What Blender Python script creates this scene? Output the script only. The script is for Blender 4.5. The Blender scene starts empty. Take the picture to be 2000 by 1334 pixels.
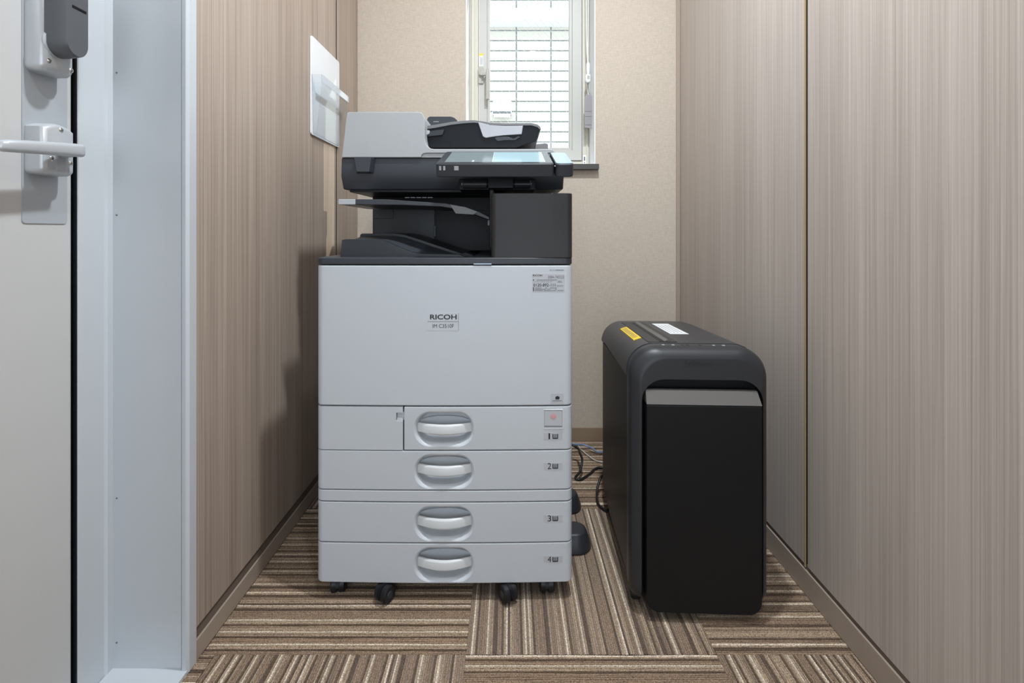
import bpy, bmesh, math, random
from mathutils import Vector, Matrix

random.seed(7)
scene = bpy.context.scene
COL = scene.collection
PI = math.pi

# ------------------------------------------------------------------ camera
F = 930.0                    # focal length in pixels of the 2000 px wide frame
CX, CY, HC = 995.0, 452.0, 0.843   # vanishing point of the depth lines, eye height
cam_d = bpy.data.cameras.new('camera')
cam = bpy.data.objects.new('camera', cam_d)
COL.objects.link(cam)
cam.location = (0, 0, HC)
cam.rotation_euler = (PI / 2, 0, 0)
cam_d.sensor_width = 36.0
cam_d.lens = F / 2000.0 * 36.0
cam_d.shift_x = (1000 - CX) / 2000.0
cam_d.shift_y = -(667 - CY) / 2000.0
cam_d.clip_start = 0.02
scene.camera = cam

# ------------------------------------------------------------------ world, sun, exposure
scene.view_settings.view_transform = 'Standard'
scene.view_settings.look = 'None'
scene.view_settings.gamma = 1.0
scene.view_settings.use_curve_mapping = False
scene.view_settings.exposure = 0.0
world = bpy.data.worlds.new('sky')
scene.world = world
world.use_nodes = True
bg = world.node_tree.nodes['Background']
bg.inputs['Color'].default_value = (0.80, 0.90, 1.0, 1)
bg.inputs['Strength'].default_value = 4.1

sun_d = bpy.data.lights.new('sun', 'SUN')
sun_d.energy = 7.0
sun_d.angle = math.radians(0.6)
sun_d.color = (1.0, 0.93, 0.80)
sun = bpy.data.objects.new('sun', sun_d)
COL.objects.link(sun)
sun.rotation_euler = Vector((-1.0, -0.58, -0.75)).to_track_quat('-Z', 'Y').to_euler()


def portal(name, loc, direction, sx, sz):
    d = bpy.data.lights.new(name, 'AREA')
    d.shape = 'RECTANGLE'
    d.size, d.size_y = sx, sz
    d.cycles.is_portal = True
    o = bpy.data.objects.new(name, d)
    COL.objects.link(o)
    o.location = loc
    o.rotation_euler = Vector(direction).to_track_quat('-Z', 'Z').to_euler()
    return o


CORR_END = -2.6               # the corridor's open end behind the camera
CEIL = 2.40
portal('corridor_opening', (-0.035, CORR_END - 0.01, 1.1), (0, 1, 0), 1.39, 2.2)
portal('window_opening', (0.0857, 2.12, 1.555), (0, -1, 0), 0.5, 0.9)

DOWNLIGHTS = [((0.20, 0.82), 34.0), ((0.20, 0.0), 10.0)]

scene.cycles.max_bounces = 10
scene.cycles.diffuse_bounces = 6
scene.cycles.glossy_bounces = 4
scene.cycles.transparent_max_bounces = 12
scene.cycles.caustics_reflective = False
scene.cycles.caustics_refractive = False
scene.cycles.sample_clamp_indirect = 6.0
scene.cycles.use_denoising = True


# ------------------------------------------------------------------ pixel -> metres at a given depth
def PX(px, d):
    return (px - CX) / F * d


def PZ(py, d):
    return HC - (py - CY) / F * d


# ------------------------------------------------------------------ materials
def srgb(r, g, b):
    f = lambda c: (c / 255 / 12.92) if c / 255 <= 0.04045 else ((c / 255 + 0.055) / 1.055) ** 2.4
    return (f(r), f(g), f(b), 1.0)


def new_mat(name):
    m = bpy.data.materials.new(name)
    m.use_nodes = True
    nt = m.node_tree
    return m, nt, nt.nodes['Principled BSDF']


def plastic(name, color, rough=0.45, bump=0.0, bscale=900.0, metallic=0.0, spec=0.5, coat=0.0, var=0.03):
    m, nt, b = new_mat(name)
    b.inputs['Roughness'].default_value = rough
    b.inputs['Metallic'].default_value = metallic
    b.inputs['Specular IOR Level'].default_value = spec
    b.inputs['Coat Weight'].default_value = coat
    tc = nt.nodes.new('ShaderNodeTexCoord')
    n = nt.nodes.new('ShaderNodeTexNoise')
    n.inputs['Scale'].default_value = 14.0
    n.inputs['Detail'].default_value = 3.0
    nt.links.new(tc.outputs['Object'], n.inputs['Vector'])
    mr = nt.nodes.new('ShaderNodeMapRange')
    mr.inputs['To Min'].default_value = 1.0 - var
    mr.inputs['To Max'].default_value = 1.0 + var
    nt.links.new(n.outputs['Fac'], mr.inputs['Value'])
    mx = nt.nodes.new('ShaderNodeVectorMath')
    mx.operation = 'SCALE'
    mx.inputs[0].default_value = color[:3]
    nt.links.new(mr.outputs['Result'], mx.inputs['Scale'])
    nt.links.new(mx.outputs['Vector'], b.inputs['Base Color'])
    if bump > 0:
        n2 = nt.nodes.new('ShaderNodeTexNoise')
        n2.inputs['Scale'].default_value = bscale
        n2.inputs['Detail'].default_value = 2.0
        nt.links.new(tc.outputs['Object'], n2.inputs['Vector'])
        bp = nt.nodes.new('ShaderNodeBump')
        bp.inputs['Strength'].default_value = bump
        bp.inputs['Distance'].default_value = 0.0006
        nt.links.new(n2.outputs['Fac'], bp.inputs['Height'])
        nt.links.new(bp.outputs['Normal'], b.inputs['Normal'])
    return m


def wood_mat(name, dark, light, off):
    m, nt, b = new_mat(name)
    b.inputs['Roughness'].default_value = 0.42
    b.inputs['Specular IOR Level'].default_value = 0.35
    tc = nt.nodes.new('ShaderNodeTexCoord')
    geo = nt.nodes.new('ShaderNodeNewGeometry')

    def grain(sy, sz, detail, o):
        mp = nt.nodes.new('ShaderNodeMapping')
        mp.inputs['Scale'].default_value = (1.0, sy, sz)
        mp.inputs['Location'].default_value = (o, o * 3.1, o * 1.7)
        nt.links.new(geo.outputs['Position'], mp.inputs['Vector'])
        n = nt.nodes.new('ShaderNodeTexNoise')
        n.inputs['Scale'].default_value = 1.0
        n.inputs['Detail'].default_value = detail
        n.inputs['Roughness'].default_value = 0.6
        n.inputs['Distortion'].default_value = 0.15
        nt.links.new(mp.outputs['Vector'], n.inputs['Vector'])
        return n.outputs['Fac']

    a = grain(11, 0.45, 4, off)
    c = grain(150, 0.8, 5, off + 3)
    e = grain(520, 2.0, 2, off + 9)

    def madd(x, w, y):
        k = nt.nodes.new('ShaderNodeMath')
        k.operation = 'MULTIPLY_ADD'
        nt.links.new(x, k.inputs[0])
        k.inputs[1].default_value = w
        if isinstance(y, float):
            k.inputs[2].default_value = y
        else:
            nt.links.new(y, k.inputs[2])
        return k.outputs[0]

    s = madd(a, 0.32, madd(c, 0.45, madd(e, 0.55, -0.16)))
    r = nt.nodes.new('ShaderNodeValToRGB')
    r.color_ramp.elements[0].position = 0.30
    r.color_ramp.elements[0].color = dark
    r.color_ramp.elements[1].position = 0.68
    r.color_ramp.elements[1].color = light
    nt.links.new(s, r.inputs['Fac'])
    nt.links.new(r.outputs['Color'], b.inputs['Base Color'])
    bp = nt.nodes.new('ShaderNodeBump')
    bp.inputs['Strength'].default_value = 0.08
    bp.inputs['Distance'].default_value = 0.0006
    nt.links.new(s, bp.inputs['Height'])
    nt.links.new(bp.outputs['Normal'], b.inputs['Normal'])
    return m


def wallpaper_mat(name, base):
    m, nt, b = new_mat(name)
    b.inputs['Roughness'].default_value = 0.85
    b.inputs['Specular IOR Level'].default_value = 0.2
    geo = nt.nodes.new('ShaderNodeNewGeometry')

    def weave(sx, sz):
        mp = nt.nodes.new('ShaderNodeMapping')
        mp.inputs['Scale'].default_value = (sx, 40, sz)
        nt.links.new(geo.outputs['Position'], mp.inputs['Vector'])
        n = nt.nodes.new('ShaderNodeTexNoise')
        n.inputs['Scale'].default_value = 1.0
        n.inputs['Detail'].default_value = 3
        nt.links.new(mp.outputs['Vector'], n.inputs['Vector'])
        return n.outputs['Fac']

    h = weave(45, 520)
    v = weave(520, 45)
    ad = nt.nodes.new('ShaderNodeMath')
    ad.operation = 'ADD'
    nt.links.new(h, ad.inputs[0])
    nt.links.new(v, ad.inputs[1])
    r = nt.nodes.new('ShaderNodeValToRGB')
    r.color_ramp.elements[0].position = 0.7
    r.color_ramp.elements[0].color = tuple(c * 0.86 for c in base[:3]) + (1,)
    r.color_ramp.elements[1].position = 1.25
    r.color_ramp.elements[1].color = tuple(min(1, c * 1.08) for c in base[:3]) + (1,)
    mul = nt.nodes.new('ShaderNodeMath')
    mul.operation = 'MULTIPLY'
    mul.inputs[1].default_value = 0.8
    nt.links.new(ad.outputs[0], mul.inputs[0])
    r.color_ramp.elements[0].position = 0.56
    r.color_ramp.elements[1].position = 1.0
    nt.links.new(mul.outputs[0], r.inputs['Fac'])
    nt.links.new(r.outputs['Color'], b.inputs['Base Color'])
    bp = nt.nodes.new('ShaderNodeBump')
    bp.inputs['Strength'].default_value = 0.35
    bp.inputs['Distance'].default_value = 0.0008
    nt.links.new(ad.outputs[0], bp.inputs['Height'])
    nt.links.new(bp.outputs['Normal'], b.inputs['Normal'])
    return m


def carpet_mat(name):
    m, nt, b = new_mat(name)
    b.inputs['Roughness'].default_value = 0.95
    b.inputs['Specular IOR Level'].default_value = 0.15
    b.inputs['Sheen Weight'].default_value = 0.25
    b.inputs['Sheen Roughness'].default_value = 0.5
    at = nt.nodes.new('ShaderNodeVertexColor')
    at.layer_name = 'yarn'
    tc = nt.nodes.new('ShaderNodeTexCoord')
    n = nt.nodes.new('ShaderNodeTexNoise')
    n.inputs['Scale'].default_value = 420.0
    n.inputs['Detail'].default_value = 2.0
    nt.links.new(tc.outputs['Object'], n.inputs['Vector'])
    mr = nt.nodes.new('ShaderNodeMapRange')
    mr.inputs['From Min'].default_value = 0.3
    mr.inputs['From Max'].default_value = 0.7
    mr.inputs['To Min'].default_value = 0.45
    mr.inputs['To Max'].default_value = 1.6
    nt.links.new(n.outputs['Fac'], mr.inputs['Value'])
    mx = nt.nodes.new('ShaderNodeVectorMath')
    mx.operation = 'SCALE'
    nt.links.new(at.outputs['Color'], mx.inputs[0])
    nt.links.new(mr.outputs['Result'], mx.inputs['Scale'])
    nt.links.new(mx.outputs['Vector'], b.inputs['Base Color'])
    bp = nt.nodes.new('ShaderNodeBump')
    bp.inputs['Strength'].default_value = 0.9
    bp.inputs['Distance'].default_value = 0.002
    nt.links.new(n.outputs['Fac'], bp.inputs['Height'])
    nt.links.new(bp.outputs['Normal'], b.inputs['Normal'])
    return m


def thin_glass(name, tint=(1, 1, 1, 1), rough=0.0, gloss=0.6):
    m = bpy.data.materials.new(name)
    m.use_nodes = True
    nt = m.node_tree
    nt.nodes.clear()
    out = nt.nodes.new('ShaderNodeOutputMaterial')
    tr = nt.nodes.new('ShaderNodeBsdfTransparent')
    tr.inputs['Color'].default_value = tint
    gl = nt.nodes.new('ShaderNodeBsdfGlossy')
    gl.inputs['Roughness'].default_value = rough
    fr = nt.nodes.new('ShaderNodeFresnel')
    fr.inputs['IOR'].default_value = 1.45
    mu = nt.nodes.new('ShaderNodeMath')
    mu.operation = 'MULTIPLY'
    mu.inputs[1].default_value = gloss
    nt.links.new(fr.outputs[0], mu.inputs[0])
    mix = nt.nodes.new('ShaderNodeMixShader')
    nt.links.new(mu.outputs[0], mix.inputs[0])
    nt.links.new(tr.outputs[0], mix.inputs[1])
    nt.links.new(gl.outputs[0], mix.inputs[2])
    nt.links.new(mix.outputs[0], out.inputs['Surface'])
    return m


def glowing(name, color, strength, base=(0.02, 0.02, 0.02, 1), rough=0.12):
    m, nt, b = new_mat(name)
    b.inputs['Base Color'].default_value = base
    b.inputs['Roughness'].default_value = rough
    b.inputs['Emission Color'].default_value = color
    b.inputs['Emission Strength'].default_value = strength
    return m


M = {}
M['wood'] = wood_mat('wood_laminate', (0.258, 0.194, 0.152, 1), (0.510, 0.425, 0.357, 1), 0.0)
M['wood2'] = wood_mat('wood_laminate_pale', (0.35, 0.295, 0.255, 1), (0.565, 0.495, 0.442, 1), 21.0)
M['base'] = plastic('baseboard_vinyl', (0.36, 0.29, 0.235), 0.4)
M['recess'] = plastic('recess_shade_brown', (0.15, 0.115, 0.09), 0.6)  # filler for the gap above the baseboards, its shade put into the colour
M['base_back'] = plastic('baseboard_tan', (0.30, 0.22, 0.15), 0.45)
M['gap'] = plastic('shadow_gap', (0.05, 0.038, 0.03), 0.8)
M['gold'] = plastic('seam_trim', (0.42, 0.30, 0.16), 0.4)
M['paper_wall'] = wallpaper_mat('woven_wallpaper', (0.55, 0.475, 0.395, 1))
M['carpet'] = carpet_mat('loop_carpet')
M['ceiling'] = plastic('ceiling_white', (0.78, 0.78, 0.76), 0.9)
M['corridor'] = plastic('corridor_wall', (0.66, 0.66, 0.66), 0.8)
M['steel'] = plastic('painted_steel', (0.535, 0.565, 0.595), 0.22, var=0.01)
M['door'] = plastic('door_steel', (0.53, 0.525, 0.515), 0.4, var=0.01)
M['plate'] = plastic('lock_plate', (0.40, 0.425, 0.45), 0.4, metallic=0.1, var=0.01)
M['lock'] = plastic('lock_silver', (0.50, 0.52, 0.545), 0.32, metallic=0.25, var=0.01)
M['lock_dark'] = plastic('lock_cover', (0.085, 0.09, 0.098), 0.45)
M['chrome'] = plastic('screw_chrome', (0.72, 0.70, 0.66), 0.22, metallic=1.0)
M['pwhite'] = plastic('printer_grey_white', (0.535, 0.565, 0.60), 0.42, var=0.008)
M['pwhite2'] = plastic('printer_scanner_white', (0.375, 0.388, 0.40), 0.5, var=0.008)
M['handle'] = plastic('handle_white', (0.62, 0.635, 0.645), 0.3, var=0.008)
M['pdark'] = plastic('printer_charcoal', (0.036, 0.040, 0.049), 0.4, spec=0.4)
M['pdark2'] = plastic('printer_dark_tray', (0.028, 0.031, 0.037), 0.33, spec=0.35)
M['pblack'] = plastic('printer_black', (0.006, 0.0065, 0.009), 0.38, spec=0.2)
M['column'] = plastic('printer_textured_charcoal', (0.024, 0.023, 0.024), 0.42, spec=0.4, bump=0.5, bscale=900)
M['grey'] = plastic('tray_grey', (0.16, 0.16, 0.165), 0.4)
M['lightgrey'] = plastic('tray_pale_grey', (0.42, 0.43, 0.46), 0.35)
M['sticker'] = plastic('sticker_pale', (0.47, 0.485, 0.515), 0.4)
M['ink'] = plastic('ink_black', (0.012, 0.012, 0.016), 0.5)
M['ink_grey'] = plastic('ink_grey', (0.14, 0.145, 0.16), 0.5)
M['line'] = plastic('print_line', (0.25, 0.27, 0.29), 0.5)
M['white'] = plastic('white_gloss', (0.86, 0.88, 0.90), 0.3, var=0.01)
M['red_led'] = plastic('indicator_red', (0.62, 0.33, 0.33), 0.5)
M['led'] = plastic('indicator_strip', (0.45, 0.55, 0.66), 0.3)
M['screen_l'] = glowing('screen_grey_pane', (0.42, 0.54, 0.58, 1), 0.62)  # glow of both panes is display light plus some window reflection
M['screen_r'] = glowing('screen_pale_pane', (0.58, 0.86, 0.98, 1), 0.85)
M['screen_w'] = glowing('screen_white_line', (0.9, 0.97, 1.0, 1), 0.9)
M['bezel'] = plastic('screen_bezel', (0.06, 0.065, 0.075), 0.18)
M['pad_reflection'] = plastic('reader_pad', (0.30, 0.40, 0.55), 0.2)  # blue of the window's reflection put into the pad's base colour
M['shred'] = plastic('shredder_black', (0.010, 0.0105, 0.013), 0.4, spec=0.18)
M['shred_frame'] = plastic('shredder_frame', (0.026, 0.027, 0.030), 0.42, spec=0.4)
M['shred_door'] = plastic('shredder_bin', (0.0065, 0.0065, 0.0068), 0.5, spec=0.25)
M['shred_lip'] = plastic('shredder_bin_lip', (0.12, 0.112, 0.105), 0.42)
M['shred_top'] = plastic('shredder_top', (0.034, 0.036, 0.042), 0.36)
M['yellow'] = plastic('yellow_label', (0.80, 0.56, 0.03), 0.5)
M['rubber'] = plastic('black_rubber', (0.011, 0.011, 0.013), 0.4, spec=0.35)
M['foot'] = plastic('foot_charcoal', (0.026, 0.027, 0.032), 0.4, spec=0.4)
M['blue_cable'] = plastic('cable_blue', (0.17, 0.26, 0.44), 0.4)
M['white_cable'] = plastic('cable_white', (0.62, 0.58, 0.54), 0.4)
M['sash'] = plastic('window_aluminium_cream', (0.62, 0.585, 0.50), 0.4, var=0.01)
M['sash2'] = plastic('window_aluminium_grey', (0.50, 0.49, 0.455), 0.4, var=0.01)
M['sill'] = plastic('sill_dark', (0.055, 0.052, 0.05), 0.45)
M['reveal'] = plastic('reveal_white', (0.84, 0.85, 0.86), 0.5)
M['glass'] = thin_glass('window_glass', (0.95, 0.98, 0.97, 1))
M['acrylic'] = thin_glass('clear_acrylic', (0.95, 0.97, 0.985, 1), 0.05, 0.25)
M['wire'] = plastic('glass_wire', (0.85, 0.86, 0.86), 0.4)
M['tile'] = plastic('facade_tile', (0.425, 0.39, 0.335), 0.6, bump=0.2, bscale=60, var=0.06)
M['joint'] = plastic('facade_joint', (0.27, 0.285, 0.30), 0.8)
M['ledge'] = plastic('facade_ledge', (0.55, 0.57, 0.60), 0.6)
M['hood'] = plastic('vent_hood_white', (0.86, 0.87, 0.88), 0.4)
M['vent_dark'] = plastic('vent_louver', (0.12, 0.12, 0.12), 0.6)
M['tag'] = plastic('cord_tag', (0.30, 0.275, 0.29), 0.3)
M['bracket'] = plastic('window_handle_grey', (0.40, 0.385, 0.34), 0.45)

# ------------------------------------------------------------------ object helpers
ORG = {}          # origin of each object in the (unrotated) frame it was built in


def _link(o, parent, org):
    COL.objects.link(o)
    ORG[o.name] = Vector(org)
    if parent is not None:
        o.parent = parent
        o.location = Vector(org) - ORG[parent.name]
    else:
        o.location = org
    return o


def empty(name, loc, parent=None):
    o = bpy.data.objects.new(name, None)
    o.empty_display_size = 0.05
    return _link(o, parent, loc)


def tag(o, label=None, cat=None, group=None, kind=None):
    if label:
        o['label'] = label
    if cat:
        o['category'] = cat
    if group:
        o['group'] = group
    if kind:
        o['kind'] = kind
    return o


def mesh_obj(name, verts, faces, mat, parent=None, bevel=0.0, seg=2, smooth=True, angle=35, origin=None):
    me = bpy.data.meshes.new(name)
    vs = [Vector(v) for v in verts]
    if origin is None:
        lo = Vector((min(v.x for v in vs), min(v.y for v in vs), min(v.z for v in vs)))
        hi = Vector((max(v.x for v in vs), max(v.y for v in vs), max(v.z for v in vs)))
        origin = (lo + hi) / 2
    origin = Vector(origin)
    me.from_pydata([v - origin for v in vs], [], faces)
    bm = bmesh.new()
    bm.from_mesh(me)
    bmesh.ops.recalc_face_normals(bm, faces=bm.faces)
    bm.to_mesh(me)
    bm.free()
    if smooth:
        for p in me.polygons:
            p.use_smooth = True
        me.set_sharp_from_angle(angle=math.radians(angle))
    me.materials.append(M[mat] if isinstance(mat, str) else mat)
    o = bpy.data.objects.new(name, me)
    _link(o, parent, origin)
    if bevel > 0:
        b = o.modifiers.new('bevel', 'BEVEL')
        b.width = bevel
        b.segments = seg
        b.limit_method = 'ANGLE'
        b.angle_limit = math.radians(38)
        b.harden_normals = True
    return o


def box(name, x0, x1, y0, y1, z0, z1, mat, parent=None, bevel=0.0, seg=2):
    v = [(x, y, z) for x in (x0, x1) for y in (y0, y1) for z in (z0, z1)]
    f = [(0, 1, 3, 2), (4, 6, 7, 5), (0, 4, 5, 1), (2, 3, 7, 6), (0, 2, 6, 4), (1, 5, 7, 3)]
    return mesh_obj(name, v, f, mat, parent, bevel, seg)


def prism(name, pts, a0, a1, axis, mat, parent=None, bevel=0.0, seg=2, angle=35):
    """pts: polygon in the two other axes (order x,y,z without axis), extruded a0..a1 along axis."""
    n = len(pts)
    v = []
    for a in (a0, a1):
        for p in pts:
            if axis == 'X':
                v.append((a, p[0], p[1]))
            elif axis == 'Y':
                v.append((p[0], a, p[1]))
            else:
                v.append((p[0], p[1], a))
    f = [tuple(range(n)), tuple(range(2 * n - 1, n - 1, -1))]
    for i in range(n):
        j = (i + 1) % n
        f.append((i, j, n + j, n + i))
    return mesh_obj(name, v, f, mat, parent, bevel, seg, angle=angle)


def ring(name, ox0, ox1, oz0, oz1, ix0, ix1, iz0, iz1, y0, y1, mat, parent=None, bevel=0.0):
    v = []
    for y in (y0, y1):
        v += [(ox0, y, oz0), (ox1, y, oz0), (ox1, y, oz1), (ox0, y, oz1)]
        v += [(ix0, y, iz0), (ix1, y, iz0), (ix1, y, iz1), (ix0, y, iz1)]
    f = []
    for i in range(4):
        j = (i + 1) % 4
        f.append((i, j, 4 + j, 4 + i))
        f.append((8 + i, 8 + j, 12 + j, 12 + i))
        f.append((i, j, 8 + j, 8 + i))
        f.append((4 + i, 4 + j, 12 + j, 12 + i))
    return mesh_obj(name, v, f, mat, parent, bevel)


def rrect(cx, cz, w, h, r, n=6):
    r = min(r, w / 2 - 1e-5, h / 2 - 1e-5)
    pts = []
    for (sx, sz, a0) in ((1, 1, 0), (-1, 1, 90), (-1, -1, 180), (1, -1, 270)):
        for k in range(n + 1):
            a = math.radians(a0 + 90 * k / n)
            pts.append((cx + sx * (w / 2 - r) + r * math.cos(a), cz + sz * (h / 2 - r) + r * math.sin(a)))
    return pts


def loft(name, loops, mat, parent=None, cap=True, bevel=0.0, angle=35):
    n = len(loops[0])
    v = [p for l in loops for p in l]
    f = []
    for k in range(len(loops) - 1):
        for i in range(n):
            j = (i + 1) % n
            f.append((k * n + i, k * n + j, (k + 1) * n + j, (k + 1) * n + i))
    if cap:
        f.append(tuple(range(n)))
        f.append(tuple(range(len(v) - 1, len(v) - n - 1, -1)))
    return mesh_obj(name, v, f, mat, parent, bevel, angle=angle)


def lathe(name, prof, center, axis, mat, parent=None, n=28, angle=35):
    """prof: list of (radius, along-axis). axis is a unit vector."""
    ax = Vector(axis).normalized()
    up = Vector((0, 0, 1)) if abs(ax.z) < 0.9 else Vector((1, 0, 0))
    u = ax.cross(up).normalized()
    w = ax.cross(u)
    c = Vector(center)
    loops = [[c + ax * t + (u * math.cos(2 * PI * k / n) + w * math.sin(2 * PI * k / n)) * max(r, 1e-4)
              for k in range(n)] for r, t in prof]
    return loft(name, loops, mat, parent, angle=angle)


def catmull(pts, n=8):
    P = [Vector(p) for p in pts]
    P = [P[0] * 2 - P[1]] + P + [P[-1] * 2 - P[-2]]
    out = []
    for i in range(1, len(P) - 2):
        for k in range(n):
            t = k / n
            a, b, c, d = P[i - 1], P[i], P[i + 1], P[i + 2]
            out.append(0.5 * ((2 * b) + (c - a) * t + (2 * a - 5 * b + 4 * c - d) * t * t + (3 * b - a - 3 * c + d) * t ** 3))
    out.append(P[-2])
    return out


def tube(name, pts, r, mat, parent=None, sides=10, smooth_n=8):
    path = catmull(pts, smooth_n) if smooth_n else [Vector(p) for p in pts]
    loops = []
    prev = None
    for i, p in enumerate(path):
        t = (path[min(i + 1, len(path) - 1)] - path[max(i - 1, 0)]).normalized()
        if prev is None:
            prev = t.cross(Vector((0, 0, 1)) if abs(t.z) < 0.9 else Vector((1, 0, 0))).normalized()
        prev = (prev - t * prev.dot(t)).normalized()
        b = t.cross(prev)
        loops.append([p + (prev * math.cos(2 * PI * k / sides) + b * math.sin(2 * PI * k / sides)) * r for k in range(sides)])
    return loft(name, loops, mat, parent, angle=60)


def evaluated_mesh(o):
    dg = bpy.context.evaluated_depsgraph_get()
    dg.update()
    return bpy.data.meshes.new_from_object(o.evaluated_get(dg))


def carve(o, cutters):
    for c in cutters:
        b = o.modifiers.new('cut', 'BOOLEAN')
        b.operation = 'DIFFERENCE'
        b.object = c
        b.solver = 'EXACT'
    # cutters must be where the target is: both are still parented to unmoved roots
    me = evaluated_mesh(o)
    o.modifiers.clear()
    o.data = me
    for p in me.polygons:
        p.use_smooth = True
    me.set_sharp_from_angle(angle=math.radians(50))
    wn = o.modifiers.new('weighted_normal', 'WEIGHTED_NORMAL')
    wn.mode = 'FACE_AREA'
    wn.weight = 100
    wn.keep_sharp = True
    for c in cutters:
        bpy.data.objects.remove(c, do_unlink=True)
    return o


def text_mesh(s, offset=0.0):
    cu = bpy.data.curves.new('lettering', 'FONT')
    cu.body = s
    cu.size = 1.0
    cu.offset = offset
    cu.resolution_u = 4
    t = bpy.data.objects.new('lettering_tmp', cu)
    COL.objects.link(t)
    me = evaluated_mesh(t)
    vs = [v.co.copy() for v in me.vertices]
    fs = [tuple(p.vertices) for p in me.polygons]
    bpy.data.objects.remove(t, do_unlink=True)
    bpy.data.meshes.remove(me)
    return vs, fs


def text(name, s, place, mat, parent, offset=0.0, w=None, h=None):
    """place(u, v): maps 0..1 box coordinates to a point on the surface."""
    vs, fs = text_mesh(s, offset)
    if not vs:
        return None
    x0, x1 = min(v.x for v in vs), max(v.x for v in vs)
    y0, y1 = min(v.y for v in vs), max(v.y for v in vs)
    pts = [place((v.x - x0) / (x1 - x0), (v.y - y0) / (y1 - y0)) for v in vs]
    o = mesh_obj(name, pts, fs, mat, parent, smooth=False)
    return o


def text_px(name, s, px0, px1, py0, py1, y, mat, parent, offset=0.0):
    d = D0
    return text(name, s, lambda u, v: (PX(px0 + (px1 - px0) * u, d), y, PZ(py1 + (py0 - py1) * v, d)), mat, parent, offset)


def bmesh_multi(name, boxes, mat, parent):
    """several tiny print marks as one flat printed mesh"""
    v, f = [], []
    for (x0, x1, y0, y1, z0, z1) in boxes:
        k = len(v)
        v += [(x, y, z) for x in (x0, x1) for y in (y0, y1) for z in (z0, z1)]
        f += [tuple(k + i for i in q) for q in
              ((0, 1, 3, 2), (4, 6, 7, 5), (0, 4, 5, 1), (2, 3, 7, 6), (0, 2, 6, 4), (1, 5, 7, 3))]
    return mesh_obj(name, v, f, mat, parent, smooth=False)


# ================================================================== THE ROOM
XL, XR, YB = -0.6135, 0.688, 1.921
XD = -0.763                    # corridor face of the door frame
YF = 0.912                     # where the left wall starts (frame face)

floor = tag(box('floor', -1.0, 0.86, CORR_END, 2.09, -0.12, -0.008, 'gap'), kind='structure')


# --- carpet tiles, each with its own ribs
def yarn_colours(n):
    dark, mid, pale, light = srgb(92, 73, 57), srgb(138, 115, 94), srgb(162, 140, 117), srgb(206, 189, 168)
    out = []
    while len(out) < n:
        seq = [(mid, random.choice((1, 2, 2, 3))), (dark, random.choice((1, 1, 2))), (pale, random.choice((1, 1, 2))),
               (light, 1 if random.random() < 0.8 else 0), (mid, random.choice((0, 1, 2))), (dark, random.choice((0, 1))), (pale, random.choice((0, 1, 2)))]
        if random.random() < 0.3:
            seq = seq[::-1]
        for c, run in seq:
            for _ in range(run):
                j = random.uniform(0.88, 1.12)
                out.append((c[0] * j, c[1] * j, c[2] * j, 1))
    return out[:n]


RIB = 0.0044


def carpet_tile(x0, x1, y0, y1, along_y):
    """ribs run along Y when along_y, else along X; raised loops with a groove between ribs."""
    a0, a1 = (x0, x1) if along_y else (y0, y1)
    b0, b1 = (y0, y1) if along_y else (x0, x1)
    n = max(1, int(round((a1 - a0) / RIB)))
    w = (a1 - a0) / n
    cols = yarn_colours(n)
    v, f, fc = [], [], []
    seg = max(1, int((b1 - b0) / 0.05))
    pro = [(0.0, -0.0026), (0.22, -0.0004), (0.78, -0.0004), (1.0, -0.0026)]
    for i in range(n):
        dz = random.uniform(-0.0006, 0.0004)
        base = len(v)
        for s in range(seg + 1):
            b = b0 + (b1 - b0) * s / seg
            wob = random.uniform(-0.0009, 0.0009) if 0 < s < seg else 0
            for (t, z) in pro:
                a = a0 + (i + t) * w + (wob if 0 < t < 1 else 0)
                a = min(max(a, a0), a1)
                zz = z + (dz if 0 < t < 1 else 0)
                v.append((a, b, zz) if along_y else (b, a, zz))
        for s in range(seg):
            for q in range(3):
                p = base + s * 4 + q
                f.append((p, p + 1, p + 5, p + 4))
                fc.append(cols[i])
    # skirt
    k = len(v)
    v += [(x0, y0, -0.003), (x1, y0, -0.003), (x1, y1, -0.003), (x0, y1, -0.003),
          (x0, y0, -0.0078), (x1, y0, -0.0078), (x1, y1, -0.0078), (x0, y1, -0.0078)]
    for i in range(4):
        j = (i + 1) % 4
        f.append((k + i, k + j, k + 4 + j, k + 4 + i))
        fc.append(cols[0])
    me = bpy.data.meshes.new('carpet_tile')
    c = Vector(((x0 + x1) / 2, (y0 + y1) / 2, 0))
    me.from_pydata([Vector(p) - c for p in v], [], f)
    at = me.color_attributes.new('yarn', 'FLOAT_COLOR', 'CORNER')
    li = 0
    buf = []
    for p, col in zip(me.polygons, fc):
        for _ in range(p.loop_total):
            buf.extend(col)
    at.data.foreach_set('color', buf)
    bm = bmesh.new()
    bm.from_mesh(me)
    for fa in bm.faces[:]:
        if fa.normal.z < -0.2:
            fa.normal_flip()
    bm.to_mesh(me)
    bm.free()
    me.materials.append(M['carpet'])
    o = bpy.data.objects.new('carpet_tile', me)
    _link(o, floor, c)
    return o


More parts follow.
